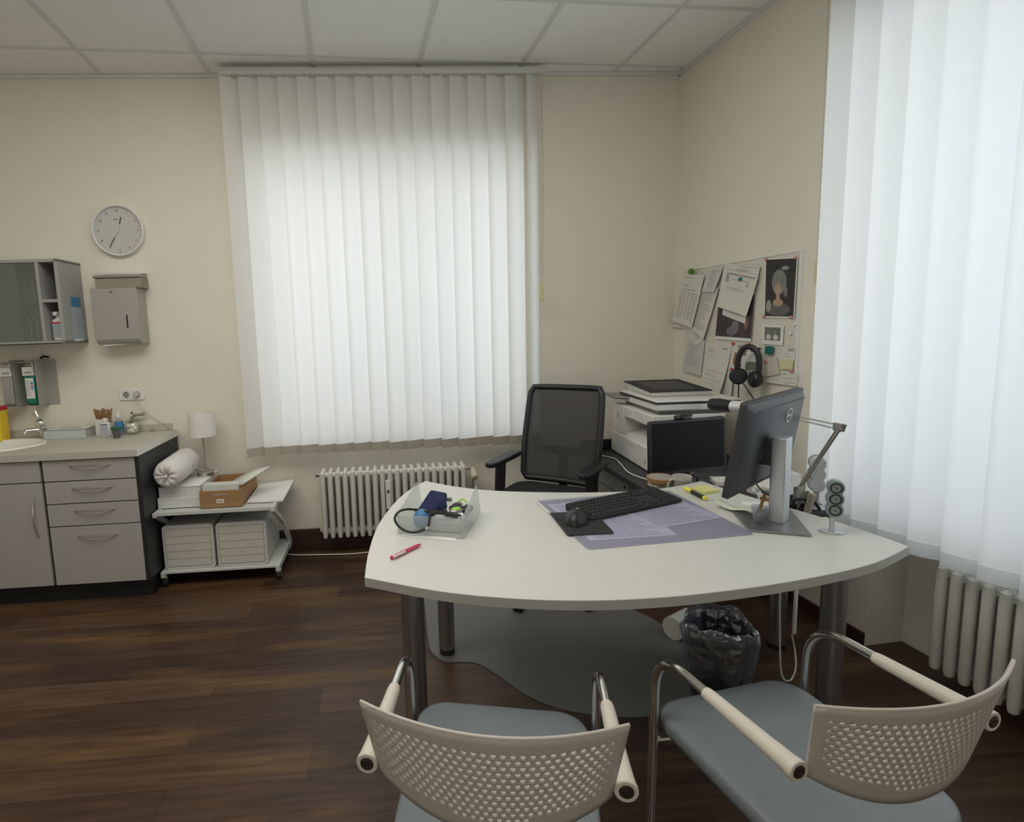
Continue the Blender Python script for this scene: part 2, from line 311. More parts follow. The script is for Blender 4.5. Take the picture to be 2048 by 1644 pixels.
# ---------------------------------------------------------------- vertical blinds
def blind(name, label, loc, rz, n, pitch, w_, ztop, zbot, ang, length, fab, hem, seed, x0, chain, bow=.007, shift=lambda k: 0, angs=None):
    R_ = random.Random(seed); t = thing(name, label, 'window blind', loc, rz, None)
    b = MB(); b.box((0, -.022, ztop), (length, .022, ztop+.034)); b.box((0, -.026, ztop+.026), (length, .026, ztop+.034)); b.build('headrail', 'rail', t, bevel=.002)
    for k in range(n):
        x = x0+k*pitch; a = ang+R_.uniform(-.05, .05)+(angs or {}).get(k, 0); b = MB(); dz = R_.uniform(-.004, .004)
        ns = 6; prof = [(-w_/2+w_*i/ns, -bow*(1-(2*i/ns-1)**2)) for i in range(ns+1)]
        zz = [zbot+dz+.055, (zbot+ztop)/2, ztop-.012]; vs = []; tw = R_.uniform(-.12, .12)
        for q, z in enumerate(zz):
            aa = a+tw*(1-q/2); vs += [(px*cos(aa)-py*sin(aa), px*sin(aa)+py*cos(aa), z) for px, py in prof]
        m_ = ns+1; b.add(vs, [(r*m_+i, r*m_+i+1, (r+1)*m_+i+1, (r+1)*m_+i) for r in range(2) for i in range(ns)])
        s = b.build('slat', fab, t, loc=(x, 0, 0), ang=80)
        h = MB(); aa = a+tw
        pr = [(px*cos(aa)-py*sin(aa), px*sin(aa)+py*cos(aa)) for px, py in prof]; nn = [(-sin(aa)*.002, cos(aa)*.002)]*len(pr)
        poly = [(p[0]-d[0], p[1]-d[1]) for p, d in zip(pr, nn)]+[(p[0]+d[0], p[1]+d[1]) for p, d in reversed(list(zip(pr, nn)))]
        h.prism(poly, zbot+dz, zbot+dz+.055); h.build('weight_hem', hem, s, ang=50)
        MB().box((-.006, -.003, ztop-.02), (.006, .003, ztop+.002)).build('carrier_hook', 'rail', s)
    lo = MB(); cx, cy, z1 = chain
    for dx in (-.009, .009): lo.tube([(cx+dx*2.0, cy, ztop), (cx+dx, cy, (ztop+z1)/2), (cx+dx*.6, cy, z1+.09)], .0016, 6)
    lo.build('pull_cord', 'valve', t)
    MB().box((cx-.013, cy-.006, z1), (cx+.013, cy+.006, z1+.105)).build('cord_weight', mat('aged cord weight', (.62, .58, .34), .5), t, bevel=.004)
    return t
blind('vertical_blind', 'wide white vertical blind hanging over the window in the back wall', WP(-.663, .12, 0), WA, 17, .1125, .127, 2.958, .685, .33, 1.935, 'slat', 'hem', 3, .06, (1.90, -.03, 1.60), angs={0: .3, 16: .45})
blind('vertical_blind', 'white vertical blind hanging at the right edge of the photo, above the radiator', (2.085, 2.27, 0), -pi/2, 16, .1185, .127, 2.958, .553, .60, 2.0, 'slatr', 'hemr', 9, .112, (-.03, .05, 1.60), bow=.016)
c = MB(); c.tube(catmull([(.0, 0, 2.94), (.003, 0, 2.3), (-.004, 0, 1.9), (.004, 0, 1.77)], 8), .0015, 6)
tag(c.build('wall_cable', 'valve', loc=WP(1.285, .012, 0)), 'thin pale cord hanging down the wall just right of the back window blind', 'cord')

# ---------------------------------------------------------------- radiators
def radiator(label, n, pitch, z0, z1, dep, loc, rz, cols=3, rr=.0160):
    t = thing('radiator', label, 'radiator', loc, rz); first = None
    b = MB(); h = z1-z0
    for k in range(cols):
        y = -dep/2+dep*k/(cols-1); b.lathe([(.004, 0), (rr*.8, .008), (rr, .03), (rr, h-.03), (rr*.85, h-.006), (.004, h+.004)], 10, (0, y, z0), 1.05, 1.3)
    for z in (z0+.035, z1-.035): b.tube([(0, -dep/2, z), (0, dep/2, z)], rr*1.05, 8)
    first = b.build('radiator_section', 'enamelr', t)
    for k in range(1, n): dup(first, (k*pitch, 0, 0), t)
    q = MB()
    for z in (z0+.035, z1-.035): q.tube([(-.022, 0, z), (n*pitch-pitch+.022, 0, z)], rr*1.35, 10)
    q.build('header_pipe', 'enamelr', t); return t
rd = radiator('ribbed white radiator standing below the back window blind, with thermostat valve', 20, .0478, .125, .565, .10, WP(-.198, .105, 0), WA)
q = MB(); q.tube([(.93, 0, .53), (.985, 0, .53)], .010, 10); q.tube([(.975, 0, .53), (.975, 0, .14), (.975, .095, .12)], .007, 8); q.build('supply_pipe', 'steel', rd)
v = MB(); v.x = Matrix.Translation((.975, -.02, .527)) @ Matrix.Rotation(pi/2+.5, 4, 'X'); v.lathe([(.010, -.01), (.017, 0), (.022, .02), (.024, .05), (.022, .078), (.014, .084)], 16); v.build('thermostat_head', 'valve', rd)
v = MB(); v.box((.40, -.082, .31), (.43, -.064, .50)); hm = v.build('heat_meter', 'offwhite', rd, bevel=.003)
MB().box((.407, -.0835, .415), (.423, -.082, .435)).build('meter_display', 'black', hm); MB().box((.409, -.0845, .42), (.421, -.083, .424)).build('meter_digits', 'paperw', hm)
q = MB(); q.tube([(-.02, 0, .53), (-.05, 0, .53)], .006, 8); q.build('vent_plug', 'rubber', rd)
q = MB(); q.tube([(-.03, .02, .16), (-.03, .05, .16), (-.03, .1, .16)], .014, 8); q.build('wall_bracket', 'enamelr', rd)
rd2 = radiator('ribbed radiator in the right wall niche, below the right window blind', 22, .0510, .09, .505, .135, (2.235, 1.695, 0), -pi/2, cols=3, rr=.0170)
q = MB(); q.tube([(-.02, .02, .12), (-.07, .02, .12), (-.07, .12, .12)], .009, 8); q.build('supply_pipe', 'enamelr', rd2)

# ---------------------------------------------------------------- left: cabinets and worktop
def handle_mb(L_, vertical=False, arc=.024):
    pts = []
    for i in range(11):
        t = i/10*2-1; d = -arc*(1-t*t)-.002; s = t*L_/2
        pts.append((0, d, s) if vertical else (s, d, 0))
    return MB().tube(pts, [.003+.0022*(1-abs(i/5-1)) for i in range(11)], 8)
def fronts(root, items):
    for kind, x0, x1, z0, z1, hd in items:
        f = MB().box((x0, -.019, z0), (x1, 0, z1)).build(kind, 'front', root, bevel=.0012)
        if hd:
            hx, hz, L_, vert = hd; h = handle_mb(L_, vert); hh = h.build('handle', 'steel', f); hh.location = (hx, -.019, hz)
cb = thing('drawer_cabinet', 'base cabinet with four grey drawers and arched handles under the worktop', 'cabinet', WP(-1.645, .565, 0), WA)
b = MB(); b.box((.0, 0, .105), (.515, .545, .82)); b.build('body', 'carc', cb)
b = MB(); b.box((.0, .03, 0), (.505, .53, .105)); b.build('plinth', 'plinth', cb)
MB().box((.502, -.022, .11), (.520, .545, .82)).build('side_panel', 'carc', cb, bevel=.001)
X0, X1 = .013, .495
fronts(cb, [('drawer', X0, X1, .702, .815, (.262, .785, .215, False)), ('drawer', X0, X1, .576, .696, (.262, .660, .215, False)), ('drawer', X0, X1, .449, .570, (.262, .534, .215, False)), ('drawer', X0, X1, .113, .443, (.262, .390, .215, False))])
cb2 = thing('sink_cabinet', 'grey base cabinet with one tall door at the left edge, under the sink', 'cabinet', WP(-2.546, .565, 0), WA)
MB().box((0, 0, .105), (.9, .545, .70)).build('body', 'carc', cb2); MB().box((0, .03, 0), (.9, .53, .105)).build('plinth', 'plinth', cb2)
fronts(cb2, [('front_panel', .453, .897, .702, .815, None), ('front_panel', .003, .447, .702, .815, None), ('door', .453, .897, .113, .696, (.852, .50, .215, True)), ('door', .003, .447, .113, .696, (.06, .50, .215, True))])
MB().box((0, 0, .70), (.9, .018, .82)).build('front_rail', 'carc', cb2)
wt = thing('worktop', 'speckled grey worktop with raised back strip along the left wall', 'worktop', WP(-2.56, 0, 0), WA)
# hole for the basin
cx, cy, ra, rb = .53, -.315, .235, .172; n = 36
hole = [(cx+ra*cos(2*pi*k/n), cy+rb*sin(2*pi*k/n)) for k in range(n)]
b = MB(); z0, z1 = .822, .860; x1_, y0_ = 1.435, -.60
def outer(p):
    dx, dy = p[0]-cx, p[1]-cy; t = 1e9
    if dx > 1e-9: t = min(t, (x1_-cx)/dx)
    if dx < -1e-9: t = min(t, (0-cx)/dx)
    if dy > 1e-9: t = min(t, (0-cy)/dy)
    if dy < -1e-9: t = min(t, (y0_-cy)/dy)
    return (cx+dx*t, cy+dy*t)
for z, fl in ((z1, 0), (z0, 1)):
    ring = []; 
    for k in range(n):
        a, c_ = hole[k], hole[(k+1) % n]; oa, oc = outer(a), outer(c_)
        pts = [a, c_, oc]
        if abs(oa[0]-oc[0]) > 1e-6 and abs(oa[1]-oc[1]) > 1e-6:
            corner = (x1_ if max(oa[0], oc[0]) > x1_-1e-6 else 0, 0 if max(oa[1], oc[1]) > -1e-6 else y0_); pts.append(corner)
        pts.append(oa); pts = [(p[0], p[1], z) for p in pts]
        b.add(pts if fl else pts[::-1], [tuple(range(len(pts)))])
vs = [(p[0], p[1], z) for z in (z0, z1) for p in hole]; b.add(vs, [(i, (i+1) % n, n+(i+1) % n, n+i) for i in range(n)])
b.add([(0, y0_, z0), (x1_, y0_, z0), (x1_, y0_, z1), (0, y0_, z1)], [(0, 1, 2, 3)]); b.add([(x1_, y0_, z0), (x1_, 0, z0), (x1_, 0, z1), (x1_, y0_, z1)], [(0, 1, 2, 3)])
b.build('slab', 'top', wt, smooth=False)
MB().box((0, -.012, .860), (1.405, 0, .905)).build('back_strip', 'top', wt, bevel=.003)
MB().box((1.435, -.60, .822), (1.4365, 0, .860)).build('edge_band', 'offwhite', wt)
sk = thing('sink', 'oval white ceramic basin set into the worktop at the left edge', 'sink', WP(-2.56+cx, -cy, .86), WA)
b = MB(); b.lathe([(.1, -.12), (.72, -.105), (.80, -.09), (.93, -.02), (.985, .006), (1.03, .010), (1.07, .006), (1.085, .0005), (1.06, .0005), (.99, -.012), (.95, -.025), (.82, -.125), (.1, -.14), (.1, -.125)], 48, (0, 0, 0), .235, .172)
b.build('basin', 'porcelain', sk, ang=60)
MB().lathe([(.001, -.118), (.022, -.118), (.024, -.122)], 20).build('drain', 'chrome', sk)
fc = thing('faucet', 'chrome lever mixer tap behind the white sink', 'faucet', WP(-1.905, .078, .8605), WA)
b = MB(); b.tube([(0, 0, 0), (0, 0, .02), (-.006, -.004, .07), (-.012, -.008, .10)], [.030, .029, .029, .031], 20); b.ball((-.012, -.01, .115), .035, 18); b.build('body', 'chrome', fc)
b = MB(); b.tube(catmull([(-.01, -.01, .06), (-.05, -.035, .068), (-.085, -.062, .066), (-.092, -.068, .050)], 4), .017, 12); b.build('spout', 'chrome', fc)
b = MB(); b.tube(catmull([(-.015, -.005, .135), (-.035, .005, .165), (-.055, .012, .215), (-.058, .012, .245)], 5), .0065, 8); b.build('lever', 'chrome', fc); fc.scale = (.85, .85, .80)
# things on the worktop
tb = thing('tissue_box', 'flat pale carton with green edge and dark slot lying on the worktop', 'box', WP(-1.86, .16, .8605), WA)
MB().box((0, 0, 0), (.245, .125, .052)).build('carton', mat('pale print carton', (.52, .56, .52), .7, var=.18, vscale=50), tb, bevel=.001)
MB().box((-.001, -.001, .0525), (.246, .126, .0545)).build('green_rim', mat('dark green rim', (.03, .14, .08), .6), tb)
MB().box((.002, .002, .0546), (.243, .123, .0555)).build('top_face', 'whitebox', tb)
MB().prism(rrect(.13, .016, .0079, 4, .13, .062), .0556, .0560).build('slot', 'black', tb)
def stand(s, off): return WP(s, off, .8605)
cp = thing('spatula_box', 'open pale carton holding brown wooden spatulas on the worktop', 'box', stand(-1.535, .095), WA)
b = MB(); o_ = .035
b.box((-o_, -o_, 0), (o_, o_, .003)); b.box((-o_, -o_, 0), (-o_+.002, o_, .105)); b.box((o_-.002, -o_, 0), (o_, o_, .105)); b.box((-o_, -o_, 0), (o_, -o_+.002, .105)); b.box((-o_, o_-.002, 0), (o_, o_, .125)); b.build('carton', 'whitebox', cp)
for k in range(9):
    b = MB().at((-.024+.006*k, .01-.004*(k % 3), .004), ry=(k-4)*.045); b.box((-.0025, -.009, 0), (.0025, .009, .165-.004*(k % 4))); b.build('wooden_spatula', 'kraft', cp)
def bottle(name, label, loc, prof, m, cap, capm, cat='bottle', lab=None):
    t = thing(name, label, cat, loc, WA); MB().lathe(prof, 20).build('body', m, t); MB().lathe(cap, 16).build('cap', capm, t)
    if lab: MB().lathe(lab[0], 20).build('label', lab[1], t)
    return t
t = thing('bottle', 'square white bottle with white cap, in front of the spatula box', 'bottle', stand(-1.49, .165), WA)
MB().box((-.026, -.018, 0), (.026, .018, .088)).build('body', 'white2', t, bevel=.006)
MB().box((-.022, -.0188, .008), (.022, -.0182, .080)).build('label', mat('lilac label', (.42, .43, .48), .7, var=.25, vscale=120), t); MB().box((-.021, -.0192, .078), (.018, -.0188, .084)).build('dark_stripe', 'inkd', t)
MB().lathe([(.013, .088), (.014, .09), (.014, .115), (.010, .117)], 16).build('cap', 'white2', t)
bottle('pump_bottle', 'clear pump bottle with dark blue label behind the green lidded cup', stand(-1.44, .10), [(.024, 0), (.025, .01), (.025, .085), (.012, .10), (.012, .108)], 'clear', [(.013, .108), (.013, .122), (.008, .124), (.006, .150), (.001, .152)], 'white2', lab=([(.0256, .02), (.0256, .082)], 'blue'))
t = thing('specimen_cup', 'small clear cup with green lid, at the front of the bottle cluster', 'cup', stand(-1.405, .215), WA)
MB().lathe([(.020, 0), (.026, .052)], 20).build('cup', 'clear', t); MB().lathe([(.018, .002), (.0235, .046), (.001, .047)], 20).build('dark_contents', 'matblack', t)
MB().lathe([(.029, .053), (.030, .055), (.030, .066), (.027, .068)], 20).build('lid', mat('dark green lid', (.02, .12, .07), .5), t)
t = thing('cotton_jar', 'glass jar filled with white cotton wool balls on the worktop', 'jar', stand(-1.36, .10), WA)
MB().lathe([(.030, 0), (.046, .006), (.052, .035), (.046, .066), (.038, .075), (.040, .080)], 28).build('jar', 'jar', t)
R_ = random.Random(4)
for k in range(13):
    a = k*2.4; r = .022*sqrt((k % 7)/7+.1); b = MB(); b.ball((r*cos(a), r*sin(a), .022+.016*(k//5)+R_.uniform(0, .005)), .0155, 10); b.build('cotton_ball', 'cotton', t)
b = MB(); b.lathe([(.040, .080), (.034, .088), (.008, .092), (.006, .10), (.011, .108), (.006, .114), (.001, .115)], 24); b.build('glass_lid', 'jar', t)
t = thing('otoscope', 'metal instrument leaning behind the cotton wool jar', 'instrument', stand(-1.36, .035), WA)
MB().tube([(-.055, 0, .0), (-.04, 0, .07), (-.02, 0, .105)], [.011, .011, .010], 12).build('handle', 'steel', t); MB().tube([(-.02, -.002, .11), (.02, -.004, .112), (.055, -.006, .118)], [.010, .009, .011], 12).build('head', 'steel', t); MB().tube([(-.028, 0, .12), (-.026, 0, .132)], .005, 8).build('button', 'black', t)
t = MB().lathe([(.012, 0), (.014, .003), (.014, .02), (.012, .02), (.012, .004), (.001, .004)], 16).build('glass_cup', 'jar', loc=stand(-1.27, .04)); tag(t, 'tiny glass dish standing alone at the right end of the worktop', 'glass')
t = thing('sharps_container', 'yellow sharps container with red lid, cut by the left edge', 'container', stand(-2.165, .12), WA)
MB().prism(rrect(.12, .10, .02, 4), 0, .19).build('tub', 'yellow', t, bevel=.003); MB().prism(rrect(.128, .108, .022, 4), .19, .212).build('lid', 'red', t, bevel=.003)

# wall shelf
sh = thing('wall_cabinet', 'grey open wall cabinet with a glass door, mounted above the sink', 'cabinet', WP(-2.42, .25, 1.44), WA)
b = MB(); L_, H_, D_ = .80, .485, .25
b.box((0, 0, 0), (L_, D_, .018)); b.box((0, 0, H_-.018), (L_, D_, H_)); b.box((0, 0, 0), (.018, D_, H_)); b.box((L_-.02, 0, 0), (L_, D_, H_)); b.box((.675, .0, .018), (.693, D_-.01, H_-.018)); b.build('body', 'grey', sh, bevel=.001)
MB().box((.01, D_-.012, .01), (L_-.01, D_-.004, H_-.01)).build('back_panel', 'darkgrey', sh)
MB().box((.693, .006, .24), (L_-.02, D_-.012, .256)).build('shelf', 'grey', sh)
MB().box((.018, .03, .235), (.675, D_-.012, .243)).build('glass_shelf', 'glasscab', sh)
gd = MB().box((.30, .004, .02), (.673, .008, H_-.02)).build('sliding_glass_door', 'glasscab', sh); MB().box((.02, .010, .02), (.56, .014, H_-.02)).build('sliding_glass_door', 'glasscab', sh)
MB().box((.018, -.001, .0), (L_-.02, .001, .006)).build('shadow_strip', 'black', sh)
b = MB()
for zc in (.03, .26):
    for x in (.56, .60, .64): b.tube(fillet([(x-.22, .12, zc+.19), (x-.06, .11, zc+.19), (x, .09, zc+.10), (x, .09, zc)], .05), .0018, 6)
b.build('wire_rack', 'steel', sh)
def spray(label, s, off, rz, lm):
    t = thing('spray_bottle', label, 'bottle', WP(s, off, 1.4585), WA+rz); t.scale = (1.2, 1.2, 1.08)
    MB().prism(rrect(.052, .034, .010, 4), 0, .115).build('body', 'white2', t, bevel=.005); MB().box((-.022, -.0182, .015), (.022, -.0172, .09)).build('label', lm, t)
    MB().box((-.024, -.0186, .092), (.024, -.0172, .100)).build('red_band', 'red', t); MB().lathe([(.016, .115), (.011, .128), (.010, .134)], 14).build('neck', 'white2', t)
    MB().box((-.010, -.026, .134), (.010, .014, .155)).build('trigger', 'red' if rz > 0 else 'white2', t, bevel=.003)
spray('white spray bottle with red top, at the back of the lower cabinet compartment', -1.690, .10, .2, mat('plain white label', (.62, .58, .55), .7, var=.2, vscale=80))
spray('white spray bottle with grey label at the front of the cabinet compartment', -1.682, .185, -.1, mat('blue grey label', (.38, .40, .44), .7, var=.2, vscale=90))
t = thing('info_leaflet', 'narrow blue and white leaflet taped to the side of the wall cabinet', 'leaflet', WP(-1.6195, .155, 1.45), WA)
b = MB().box((0, 0, 0), (.001, .105, .265)).build('sheet', mat('pale blue sheet', (.40, .50, .54), .8, var=.12, vscale=40), t); MB().box((.0011, 0, .205), (.0016, .105, .265)).build('blue_header', 'blue', t)
b = MB()
for k in range(13): b.box((.0011, .008, .02+k*.013), (.0015, .06+.03*((k*7) % 3)/2, .024+k*.013))
b.build('printed_text', 'ink', t); MB().box((.0011, .004, .002), (.0015, .100, .014)).build('white_footer', 'white2', t)

# dispensers
def dispenser(label, s, full):
    t = thing('soap_dispenser', label, 'dispenser', WP(s, 0, 1.06), WA)
    b = MB(); b.box((-.035, -.008, 0), (.055, 0, .285)); b.box((.047, -.11, .0), (.050, 0, .285)); b.box((-.035, -.10, 0), (.05, -.006, .006)); b.build('wall_bracket', 'dispenser', t, bevel=.002)
    b = MB(); b.xprism([(-.095, .02), (-.10, .05), (-.10, .19), (-.02, .19), (-.02, .02), (-.04, .006), (-.08, .006)], -.032, .032); b.build('bottle', 'green' if full else mat('pale empty bottle', (.34, .335, .31), .5), t, bevel=.008)
    MB().box((-.034, -.104, .19), (.034, -.016, .245)).build('pump_head', 'white', t, bevel=.004)
    MB().box((-.020, -.1062, .205), (.022, -.104, .216)).build('name_plate', 'ink', t)
    if full:
        lb = MB().box((-.022, -.1025, .05), (.026, -.1005, .175)).build('label', 'white2', t); b = MB()
        for k in range(9): b.box((-.019, -.1032, .07+k*.0105), (.004, -.1026, .074+k*.0105))
        b.build('printed_text', 'ink', lb)
        MB().lathe([(.001, 0), (.007, 0), (.007, .001), (.001, .001)], 12).build('red_dot', mat('muted red dot', (.45, .16, .14), .6), lb, loc=(.016, -.1030, .128)).rotation_euler = (pi/2, 0, 0)
        for zz in (.112, .145): MB().lathe([(.001, 0), (.007, 0), (.007, .001), (.001, .001)], 12).build('blue_dot', 'blue', lb, loc=(.016, -.1030, zz)).rotation_euler = (pi/2, 0, 0)
    b = MB(); b.tube(fillet([(-.038, -.02, .262), (-.038, -.135, .275), (.038, -.135, .275), (.038, -.02, .262)], .012), .0035, 8); b.tube([(.038, -.115, .27), (.044, -.12, .225)], .005, 8); b.build('elbow_lever', 'steel', t)
    return t
dispenser('elbow dispenser holding a green bottle, below the wall cabinet', -1.945, True)
dispenser('elbow dispenser with a pale empty bottle, left of the green one', -2.075, False)
b = MB(); b.box((0, -.006, 0), (.058, 0, .285)); t = b.build('splash_plate', 'dispenser', loc=WP(-1.965+.075, 0, 1.06), rz=WA, bevel=.001); tag(t, 'thin grey metal plate on the wall right of the green bottle dispenser', 'plate')
b = MB(); b.tube([(0, -.012, 0), (.02, -.012, .012), (.05, -.012, .004)], .007, 8); t = b.build('wall_clip', 'black', loc=WP(-1.915, .0, 1.352), rz=WA); tag(t, 'small black clip on top of the metal plate beside the dispenser', 'clip')

# towel dispenser
td = thing('towel_dispenser', 'grey metal paper towel dispenser with keyhole and level slot on the wall', 'dispenser', WP(-1.508, .135, 1.442), WA)
b = MB(); b.xprism([(.0, .0), (0, .315), (.135, .315), (.135, -.02), (.02, -.02)], .003, .262); b.build('housing', 'dispenser', td, bevel=.002)
MB().box((0, -.006, .008), (.265, 0, .316)).build('front_door', 'dispenser', td, bevel=.002); MB().box((.110, -.0075, .285), (.128, -.006, .300)).build('lock', 'steelbase', td)
MB().prism(rrect(.0085, .082, .0042, 4), 0, .0015).build('level_slot', 'black', td, loc=(.198, -.0062, .115)).rotation_euler = (pi/2, .0, 0)
b = MB(); b.yprism([(.03, -.028), (.26, -.016), (.235, -.004), (.04, -.008)], .02, .09); b.build('paper_towel', 'white2', td)
t = thing('towel_stack', 'stack of brown folded paper towels lying on the towel dispenser', 'paper towels', WP(-1.485, .125, 1.7585), WA)
MB().box((0, .004, 0), (.265, .12, .062)).build('towel_pile', 'towel', t, bevel=.003)
b = MB().at((0, 0, .0625), rx=0, ry=-.0); b.box((-.008, -.006, 0), (.262, .122, .012)); b.build('towel_pile', 'towel', t, bevel=.004); b = MB(); b.add([(-.014, -.008, .080), (.25, -.004, .078), (.262, .12, .092), (.0, .12, .10), (-.014, -.008, .084), (.25, -.004, .082), (.262, .12, .096), (.0, .12, .104)], [(0, 3, 2, 1), (4, 5, 6, 7), (0, 1, 5, 4), (1, 2, 6, 5), (2, 3, 7, 6), (3, 0, 4, 7)]); b.box((0, 0, .0745), (.255, .12, .079)); plab(b.build('top_towel', 'paperg', t), 'paler grey towels on top of the stack')

# clock
ck = thing('wall_clock', 'round white wall clock high on the back wall, hands near 12:35', 'clock', WP(-1.363, 0, 2.113), WA)
def disk(mb, r0, r1, y0, y1, n=64): mb.x = mb.x @ Matrix.Rotation(pi/2, 4, 'X'); mb.lathe([(r0, y0), (r0, y1), (r1, y1), (r1, y0)], n); return mb
b = MB(); b.x = Matrix.Rotation(pi/2, 4, 'X'); b.lathe([(.145, 0), (.152, .006), (.153, .03), (.149, .036), (.143, .034), (.142, .026), (.142, .0)], 64, ring=True); b.build('rim', 'white', ck)
b = MB(); b.x = Matrix.Rotation(pi/2, 4, 'X'); b.lathe([(.001, .022), (.1425, .022)], 64); b.build('dial', mat('clock dial', (.60, .60, .55), .4), ck)
for k in range(60):
    a = 2*pi*k/60; b = MB(); b.x = Matrix.Rotation(a, 4, 'Y'); w_ = .0011 if k % 5 else .0022; b.box((-w_, -.0235, .129), (w_, -.0228, .137 if k % 5 else .139)); b.build('minute_mark', 'ink', ck)
for k in range(1, 13):
    a = 2*pi*k/12; text_mesh(str(k), .018, 'inkd', ck, (.117*sin(a), -.0232, .117*cos(a)), (pi/2, 0, 0), 'numeral')
b = MB(); b.box((-.020, -.0235, .066), (.003, -.0230, .0695)); b.build('dial_mark', 'inkd', ck)
def hand(ang, l0, l1, w_, y, m_, nm):
    b = MB(); b.x = Matrix.Rotation(ang, 4, 'Y'); b.box((-w_, y, l0), (w_, y+.001, l1)); return b.build(nm, m_, ck)
hand(math.radians(17.5), -.01, .04, .0025, -.0265, 'white', 'hour_hand'); hand(math.radians(17.5), .04, .084, .0025, -.0268, 'black', 'hour_hand_tip')
hand(math.radians(210), -.02, .045, .0020, -.0285, 'paperg', 'minute_hand'); hand(math.radians(210), .045, .110, .0020, -.0288, 'black', 'minute_hand_tip')
b = MB(); b.x = Matrix.Rotation(pi/2, 4, 'X'); b.lathe([(.006, .022), (.006, .031), (.001, .032)], 16); b.build('hub', 'white', ck)
b = MB(); b.x = Matrix.Rotation(pi/2, 4, 'X'); b.lathe([(.001, .0345), (.143, .0345)], 64); b.build('clock_glass', 'clockglass', ck)

# socket
so = thing('wall_socket', 'white double wall socket above the right end of the worktop', 'socket', WP(-1.388, 0, 1.10), WA)
MB().box((-.078, -.009, -.037), (.078, 0, .037)).build('plate', 'white', so, bevel=.004)
for x in (-.034, .034):
    b = MB(); b.x = Matrix.Translation((x, 0, 0)) @ Matrix.Rotation(pi/2, 4, 'X'); b.lathe([(.024, .008), (.024, .0112), (.020, .0112), (.0195, .006)], 28, ring=True); r_ = b.build('socket_ring', 'white', so)
    b = MB(); b.x = Matrix.Translation((x, 0, 0)) @ Matrix.Rotation(pi/2, 4, 'X'); b.lathe([(.001, .0094), (.0197, .0094)], 28); b.build('socket_well', mat('socket grey', (.30, .29, .26), .6), r_)
    b = MB()
    for dx in (-.0095, .0095): b.box((x+dx-.0025, -.0102, -.0025), (x+dx+.0025, -.0094, .0025))
    b.box((x-.002, -.0102, .012), (x+.002, -.0094, .019)); b.box((x-.002, -.0102, -.019), (x+.002, -.0094, -.012)); b.build('contact_hole', 'black', r_)
b = MB(); b.x = Matrix.Translation((.034, -.009, 0)) @ Matrix.Rotation(pi/2, 4, 'X'); b.lathe([(.016, 0), (.0155, .028), (.012, .032)], 20); pg = thing('lamp_plug', 'grey plug with its thin cord leading down from the double socket', 'plug and cord', WP(-1.388, 0, 1.10), WA); b.build('plug', 'cord', pg)
b = MB(); b.tube(catmull([(.034, -.035, -.012), (.045, -.03, -.06), (.10, -.02, -.13), (.19, -.018, -.20), (.25, -.045, -.232), (.282, -.07, -.236), (.30, -.08, -.25), (.31, -.09, -.30), (.34, -.20, -.36), (.40, -.28, -.37), (.45, -.25, -.44), (.49, -.12, -.505)], 8), .0026, 8); b.build('cord', 'cord', pg)

# ---------------------------------------------------------------- cart
ct = thing('trolley', 'pale grey two tier metal trolley on castors beside the black cabinet side', 'trolley', WP(-1.108, .45, 0), WA)
CW, CD = .658, .42
def zside(x):        # Z shaped side plates
    b = MB()
    for a, c_ in (((-.015, .105), (.115, .105)),): pass
    b.xprism([(-.02, .065), (CD+.0, .065), (CD+.0, .10), (-.02, .10)], x-.012, x+.012)
    b.xprism([(CD-.04, .10), (CD+.0, .10), (.26, .27), (.22, .27)], x-.012, x+.012)
    b.xprism([(.22, .27), (.26, .27), (.0, .445), (-.05, .445)], x-.012, x+.012)
    b.xprism([(-.055, .440), (CD-.02, .440), (CD-.02, .466), (-.055, .466)], x-.012, x+.012); return b
for x in (0, CW): zside(x).build('side_frame', 'cart', ct, bevel=.002)
MB().box((.0, -.045, .448), (CW, CD-.03, .462)).build('top_shelf', 'cart', ct, bevel=.001); MB().box((.0, -.01, .085), (CW, CD-.01, .098)).build('bottom_shelf', 'cart', ct, bevel=.001)
MB().box((0, -.047, .448), (CW, -.043, .466)).build('front_lip', 'cart', ct)
for x, y in ((0, .02), (CW, .02), (0, CD-.03), (CW, CD-.03)):
    b = MB(); b.x = Matrix.Translation((x, y, .026)) @ Matrix.Rotation(pi/2, 4, 'Y')
    b.lathe([(.001, -.013), (.020, -.013), (.026, -.009), (.026, .009), (.020, .013), (.001, .013)], 20); ws = b.build('castor', 'black', ct)
    b = MB(); b.x = Matrix.Translation((x, y, .026)) @ Matrix.Rotation(pi/2, 4, 'Y'); b.lathe([(.001, -.0145), (.010, -.0145), (.010, .0145), (.001, .0145)], 16); b.build('castor_hub', 'chrome', ws)
    MB().box((x-.015, y-.018, .045), (x+.015, y+.018, .066)).build('castor_fork', 'chrome', ws, bevel=.003)
